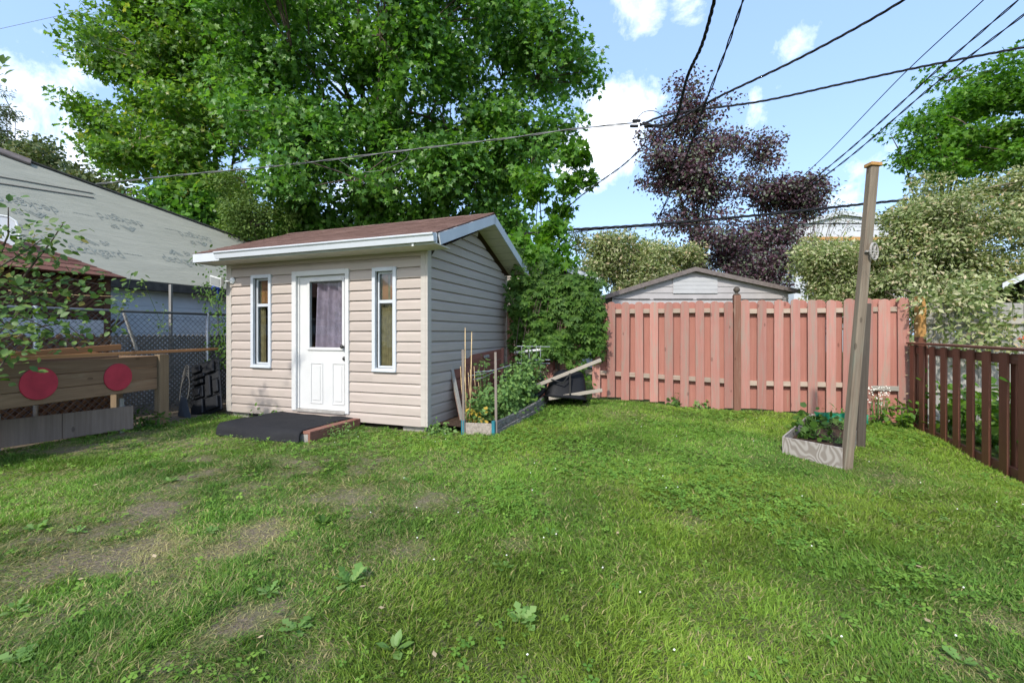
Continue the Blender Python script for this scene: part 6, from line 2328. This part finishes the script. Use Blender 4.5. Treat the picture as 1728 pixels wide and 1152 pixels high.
vine('leaf_sprig', 'leaf sprig poking in high at the left edge', [[(-40, 150, 4.0), (-8, 125, 4.0), (8, 108, 4.0)], [(-20, 135, 4.0), (6, 124, 4.0)]], 12, 0.09, 'oval', 'leaf_apple', 34, 0.03, cat='branch', width=1.3)
vine('cut_branch', 'bare pale twig stretched across in front of the lattice hut', [[(14, 490, 5.4), (70, 493, 5.5), (130, 498, 5.6), (190, 500, 5.7)]], 2, 0.03, 'oval', 'leaf_apple', 35, 0.02, cat='branch', smat='straw', r=0.005)


# ------------------------------------------------------------------ garden plants
def clump(name, label, base, h, rad, n, size, kind, mat, seed, cat='plant', group=None, stems=8, width=1.0, droop=0.4, extra=None, smat='stem_green', zmin=0.1):
    rng = np.random.default_rng(seed)
    b = Vector(base)
    root = thing(name, tuple(b), 0, label, cat, group)
    st_ = MB()
    tips = []
    for k in range(stems):
        a = rng.random() * 6.283
        r = rad * math.sqrt(rng.random())
        e = Vector((r * math.cos(a), r * math.sin(a), h * rng.uniform(0.65, 1.0)))
        pts = bezier((0.2 * e.x, 0.2 * e.y, -0.03), e, (0.3 * e.x, 0.3 * e.y, 0), 4, 0.01)
        st_.tube(pts, [0.008, 0.007, 0.006, 0.005, 0.003], 5)
        tips += pts[1:]
    st_.build('stems', smat, root)
    t = np.array([tuple(v) for v in tips])
    i = rng.integers(0, len(t), n)
    off = rng.normal(size=(n, 3)) * rad * 0.3
    p = t[i] + off
    p[:, 2] = np.maximum(p[:, 2], zmin * h)
    nr = np.array([0, -0.3, 0.8]) + rng.normal(size=(n, 3)) * 0.55
    ax = off / (rad * 0.3) + np.array([0, 0, -droop]) + rng.normal(size=(n, 3)) * 0.3
    leaves('foliage', kind, p, nr, ax, size * rng.uniform(0.6, 1.3, n), mat, root, width)
    if extra:
        k = rng.integers(0, n, extra[0])
        q = p[k] * np.array([1, 1, 0.55])
        leaves('yellow_leaves', kind, q + rng.normal(size=(extra[0], 3)) * 0.03 + np.array(extra[2]), nr[k], ax[k], size * 1.1 * np.ones(extra[0]), extra[1], root, width)
    return root


def bl(px, py, z=0.1, dy=0.0):
    g = gp(px, py)
    return (g.x, g.y + dy, z)


TG = 'tomato plants in the bed by the shed'
clump('tomato_plant', 'tomato plant with yellowing lower leaves at the front of the bed', (*lot(0.55, 0.45), 0.10), 0.40, 0.17, 520, 0.062, 'tooth', 'leaf_tomato', 50, group=TG, extra=(70, 'leaf_yellow', (-0.02, -0.03, -0.02)), width=1.5)
clump('tomato_plant', 'bushy tomato plant at the front right stake', (*lot(0.80, 0.85), 0.10), 0.50, 0.20, 720, 0.062, 'tooth', 'leaf_tomato', 51, group=TG, width=1.5)
clump('tomato_plant', 'tomato plant in the middle of the bed', (*lot(0.72, 1.4), 0.10), 0.66, 0.25, 860, 0.065, 'tooth', 'leaf_tomato', 52, group=TG, width=1.5)
clump('tomato_plant', 'tallest tomato plant inside the wire cage', (*lot(0.75, 1.95), 0.10), 0.95, 0.26, 900, 0.065, 'tooth', 'leaf_tomato', 53, group=TG, width=1.5)
clump('tomato_plant', 'tomato plant at the far end beside the wheelbarrow', (*lot(0.55, 2.5), 0.12), 0.75, 0.25, 600, 0.065, 'tooth', 'leaf_tomato', 54, group=TG, width=1.5)
clump('tomato_plant', 'slim tomato shoot in front of the leaning red-brown panel', (*lot(0.42, 0.95), 0.10), 0.92, 0.10, 170, 0.055, 'tooth', 'leaf_tomato', 55, group=TG, stems=4, width=1.5)
clump('bed_weeds', 'low leafy weeds at the foot of the tomato plants', (*lot(0.85, 1.2), 0.08), 0.25, 0.42, 420, 0.07, 'oval', 'leaf_ivy', 56, group='low weeds')
clump('corner_weeds', 'bright leafy weeds between the wheelbarrow and the pink fence', (1.05, 8.05, 0.12), 0.42, 0.24, 320, 0.085, 'maple', 'leaf_berry', 57, group='low weeds')
clump('corner_weeds', 'small weeds at the shed corner by the tomato bed', (*lot(0.22, -0.05), 0.0), 0.13, 0.14, 120, 0.055, 'oval', 'leaf_weed', 58, group='low weeds')
clump('corner_weeds', 'small weeds at the left edge of the doormat', (*lot(-2.75, -0.12), 0.0), 0.14, 0.18, 140, 0.055, 'oval', 'leaf_weed', 59, group='low weeds')
clump('corner_weeds', 'tall grass and weeds against the right side of the step', (*lot(-0.93, -0.55), 0.0), 0.12, 0.2, 160, 0.06, 'narrow', 'leaf_weed', 60, group='low weeds', width=0.8)
clump('corner_weeds', 'weeds growing at the foot of the cedar end post', (-5.22, 6.4, 0.0), 0.16, 0.2, 140, 0.07, 'oval', 'leaf_ivy', 61, group='low weeds')
clump('bean_plant', 'leafy green bean plant at the back left corner of the planter', (4.25, 6.15, 0.06), 0.17, 0.19, 85, 0.10, 'round', 'leaf_ivy', 62, stems=10, group='plants in the planter')
clump('bean_plant', 'leafy plant along the near left side of the planter', (3.72, 5.55, 0.06), 0.15, 0.16, 45, 0.095, 'round', 'leaf_ivy', 63, stems=8, group='plants in the planter')
clump('onion_tuft', 'tuft of grassy shoots at the right side of the planter', (4.55, 6.05, 0.06), 0.16, 0.16, 110, 0.10, 'narrow', 'leaf_weed', 64, stems=10, width=0.4, group='plants in the planter', droop=-0.8)
clump('onion_tuft', 'sparse seedlings in the front of the planter soil', (3.85, 5.35, 0.05), 0.07, 0.16, 70, 0.05, 'narrow', 'leaf_weed', 65, stems=8, width=0.5, group='plants in the planter', droop=-0.6)
nv_, nf_ = [], []
e0, e1 = Vector((4.42, 6.55, 0.05)), Vector((5.0, 6.33, 0.05))
for i in range(11):
    for j in range(4):
        p = e0.lerp(e1, i / 10) + Vector((0.02 * math.sin(i * 1.7 + j), -0.05 + 0.03 * math.cos(i * 2.1) - 0.05 * (3 - j) / 3, 0.035 + 0.042 * j))
        nv_.append(p)
for i in range(10):
    for j in range(3):
        k = i * 4 + j
        nf_.append((k, k + 4, k + 5, k + 1))
o = MB().add(nv_, nf_).build('green_netting', 'net_green', None)
tag(o, 'crumpled green plastic netting along the back edge of the planter', 'netting')
# white flowers by the fence
fw = clump('flowering_plant', 'small white-flowered plant against the pink fence right of the pole', (5.92, 7.22, -0.1), 0.50, 0.15, 40, 0.05, 'narrow', 'leaf_weed', 66, stems=14, group='plants along the pink fence')
rg = np.random.default_rng(67)
fm = MB()
for k in range(75):
    a, r_ = rg.random() * 6.28, 0.17 * math.sqrt(rg.random())
    c = Vector((r_ * math.cos(a), r_ * math.sin(a) - 0.02, 0.30 + 0.30 * rg.random()))
    s = 0.013
    fm.add([c + Vector(v) * s for v in ((1, 0, 0), (0, 1, 0), (-1, 0, 0), (0, -1, 0), (0, 0, 1), (0, 0, -1))], [(0, 1, 4), (1, 2, 4), (2, 3, 4), (3, 0, 4), (1, 0, 5), (2, 1, 5), (3, 2, 5), (0, 3, 5)])
fm.build('flower_heads', 'flower_white', fw)
clump('fence_weeds', 'green leafy weeds at the foot of the pink fence in the right corner', (6.18, 7.02, -0.13), 0.32, 0.26, 190, 0.085, 'oval', 'leaf_berry', 68, group='plants along the pink fence', width=1.3)
clump('fence_weeds', 'low weeds along the foot of the pink fence right of the pole', (5.55, 7.28, -0.1), 0.14, 0.3, 170, 0.07, 'oval', 'leaf_berry', 69, group='plants along the pink fence')
clump('fence_weeds', 'single dark weed at the foot of the pink fence left of the ball-topped post', (2.9, 7.93, 0.06), 0.22, 0.07, 22, 0.10, 'oval', 'leaf_ivy', 70, group='plants along the pink fence', stems=4)
clump('fence_weeds', 'tuft of weeds at the foot of the pink fence by the ball-topped post', (3.35, 7.82, 0.04), 0.12, 0.14, 60, 0.07, 'oval', 'leaf_weed', 71, group='plants along the pink fence')
# berry canes behind the brown fence
for k, (t, off, h, rd, n, lab) in enumerate(((0.5, 0.35, 0.75, 0.24, 260, 'raspberry canes behind the brown fence nearest the corner post'), (1.2, 0.5, 0.85, 0.3, 330, 'raspberry canes behind the middle of the brown fence'),
                                          (1.95, 0.5, 0.95, 0.32, 380, 'raspberry canes behind the brown fence, under the grey-blue shed'), (2.6, 0.45, 1.15, 0.32, 420, 'tall lime-green canes behind the brown fence at the right edge'))):
    p = BA + BD * t + Vector((0.92, -0.40, 0)) * off
    clump('raspberry_canes', lab, (p.x, p.y, float(gz(p.x, p.y)) - 0.02), h, rd, n, 0.105, 'round', 'leaf_berry', 72 + k, group='raspberry canes behind the brown fence', stems=12)
vine('corner_vine', 'green vine sprig winding through the first boards of the brown fence', [[(1560, 720, 6.75), (1558, 680, 6.75), (1566, 650, 6.7), (1560, 640, 6.7)], [(1545, 700, 6.8), (1556, 676, 6.75)]], 26, 0.08, 'round', 'leaf_berry', 78, 0.045)
# dried vine down the end picket
vine('dead_vine', 'dried brown vine hanging down the last pink picket', [[(1540, 505, 7.12), (1538, 560, 7.12), (1537, 590, 7.12), (1539, 640, 7.12), (1541, 690, 7.1)]], 110, 0.04, 'oval', 'dry_leaf', 79, 0.018, smat='bark')
vine('red_sprig', 'red leaves at the right edge beside the grey-blue shed', [[(1745, 590, 6.4), (1730, 582, 6.4), (1722, 572, 6.4)], [(1740, 600, 6.4), (1722, 578, 6.4)]], 16, 0.09, 'narrow', 'leaf_red', 80, 0.04, cat='branch')

# ------------------------------------------------------------------ broad-leaved weeds in the lawn
WG = 'dandelion weeds in the lawn'
for k, (px, py, s, n, lab) in enumerate((
        (592, 985, 0.17, 11, 'largest pale dandelion rosette, in the lower middle of the lawn'), (455, 1002, 0.12, 6, 'flat dandelion rosette left of the largest one'), (665, 1100, 0.15, 8, 'round-leaved weed near the bottom edge, left of centre'),
        (500, 1065, 0.13, 8, 'ragged dandelion below the flat rosette'), (355, 900, 0.10, 6, 'small upright weed on the dry patch at left'), (30, 1120, 0.13, 7, 'dandelion rosette in the bottom left corner'),
        (60, 895, 0.13, 9, 'broad weed at the left edge above the dry patch'), (130, 900, 0.11, 8, 'low weed just right of the broad one at the left edge'), (285, 815, 0.12, 9, 'weed in front of the door mat, on the left'), (545, 885, 0.13, 10, 'dark leafy weed in the middle of the lawn'),
        (880, 1050, 0.14, 10, 'dandelion at the bottom middle of the lawn'), (850, 960, 0.12, 8, 'dandelion right of the largest one'), (1620, 1120, 0.11, 6, 'weed with a long pale leaf at the bottom right'), (930, 905, 0.11, 7, 'weed in the clover right of the middle'),
        (1600, 880, 0.10, 6, 'pale weed near the foot of the brown fence'), (690, 815, 0.12, 7, 'pale weed in the lawn in front of the shed corner'), (25, 1035, 0.1, 6, 'small weed at the left edge of the dry patch'))):
    g = gp(px, py)
    n = int(n * 1.6)
    rng = np.random.default_rng(100 + k)
    a = np.linspace(0, 6.283, n, endpoint=False) + rng.normal(0, 0.25, n)
    p = np.stack([g.x + 0.012 * np.cos(a), g.y + 0.012 * np.sin(a), np.full(n, g.z + 0.012)], 1)
    el = rng.uniform(0.12, 0.85, n)
    ax = np.stack([np.cos(a) * np.cos(el), np.sin(a) * np.cos(el), np.sin(el)], 1)
    nr = np.stack([-np.cos(a) * np.sin(el), -np.sin(a) * np.sin(el), np.cos(el)], 1) + rng.normal(0, 0.15, (n, 3))
    o = leaves('lawn_weed', 'tooth' if k not in (2, 9) else 'round', p, nr, ax, 0.56 * s * rng.uniform(0.5, 1.1, n), 'leaf_weed' if k != 9 else 'leaf_ivy', None, 1.15 if k not in (2, 9) else 0.6)
    tag(o, lab, 'weed', WG)
lf = MB()
rr = random.Random(4)
for k in range(26):
    px, py = rr.uniform(60, 1700), rr.uniform(730, 1140)
    g = gp(px, py)
    s = rr.uniform(0.012, 0.022)
    a = rr.uniform(0, 6.28)
    u, v = Vector((math.cos(a), math.sin(a), rr.uniform(-0.3, 0.3))) * s, Vector((-math.sin(a), math.cos(a), rr.uniform(-0.3, 0.3))) * s * 0.6
    c = g + Vector((0, 0, 0.035))
    lf.add([c - u, c + v, c + u, c - v], [(0, 1, 2), (0, 2, 3)])
tag(lf.build('fallen_leaves', 'dry_leaf', None), 'scattered small fallen leaves on the lawn', 'leaves', None, 'stuff')
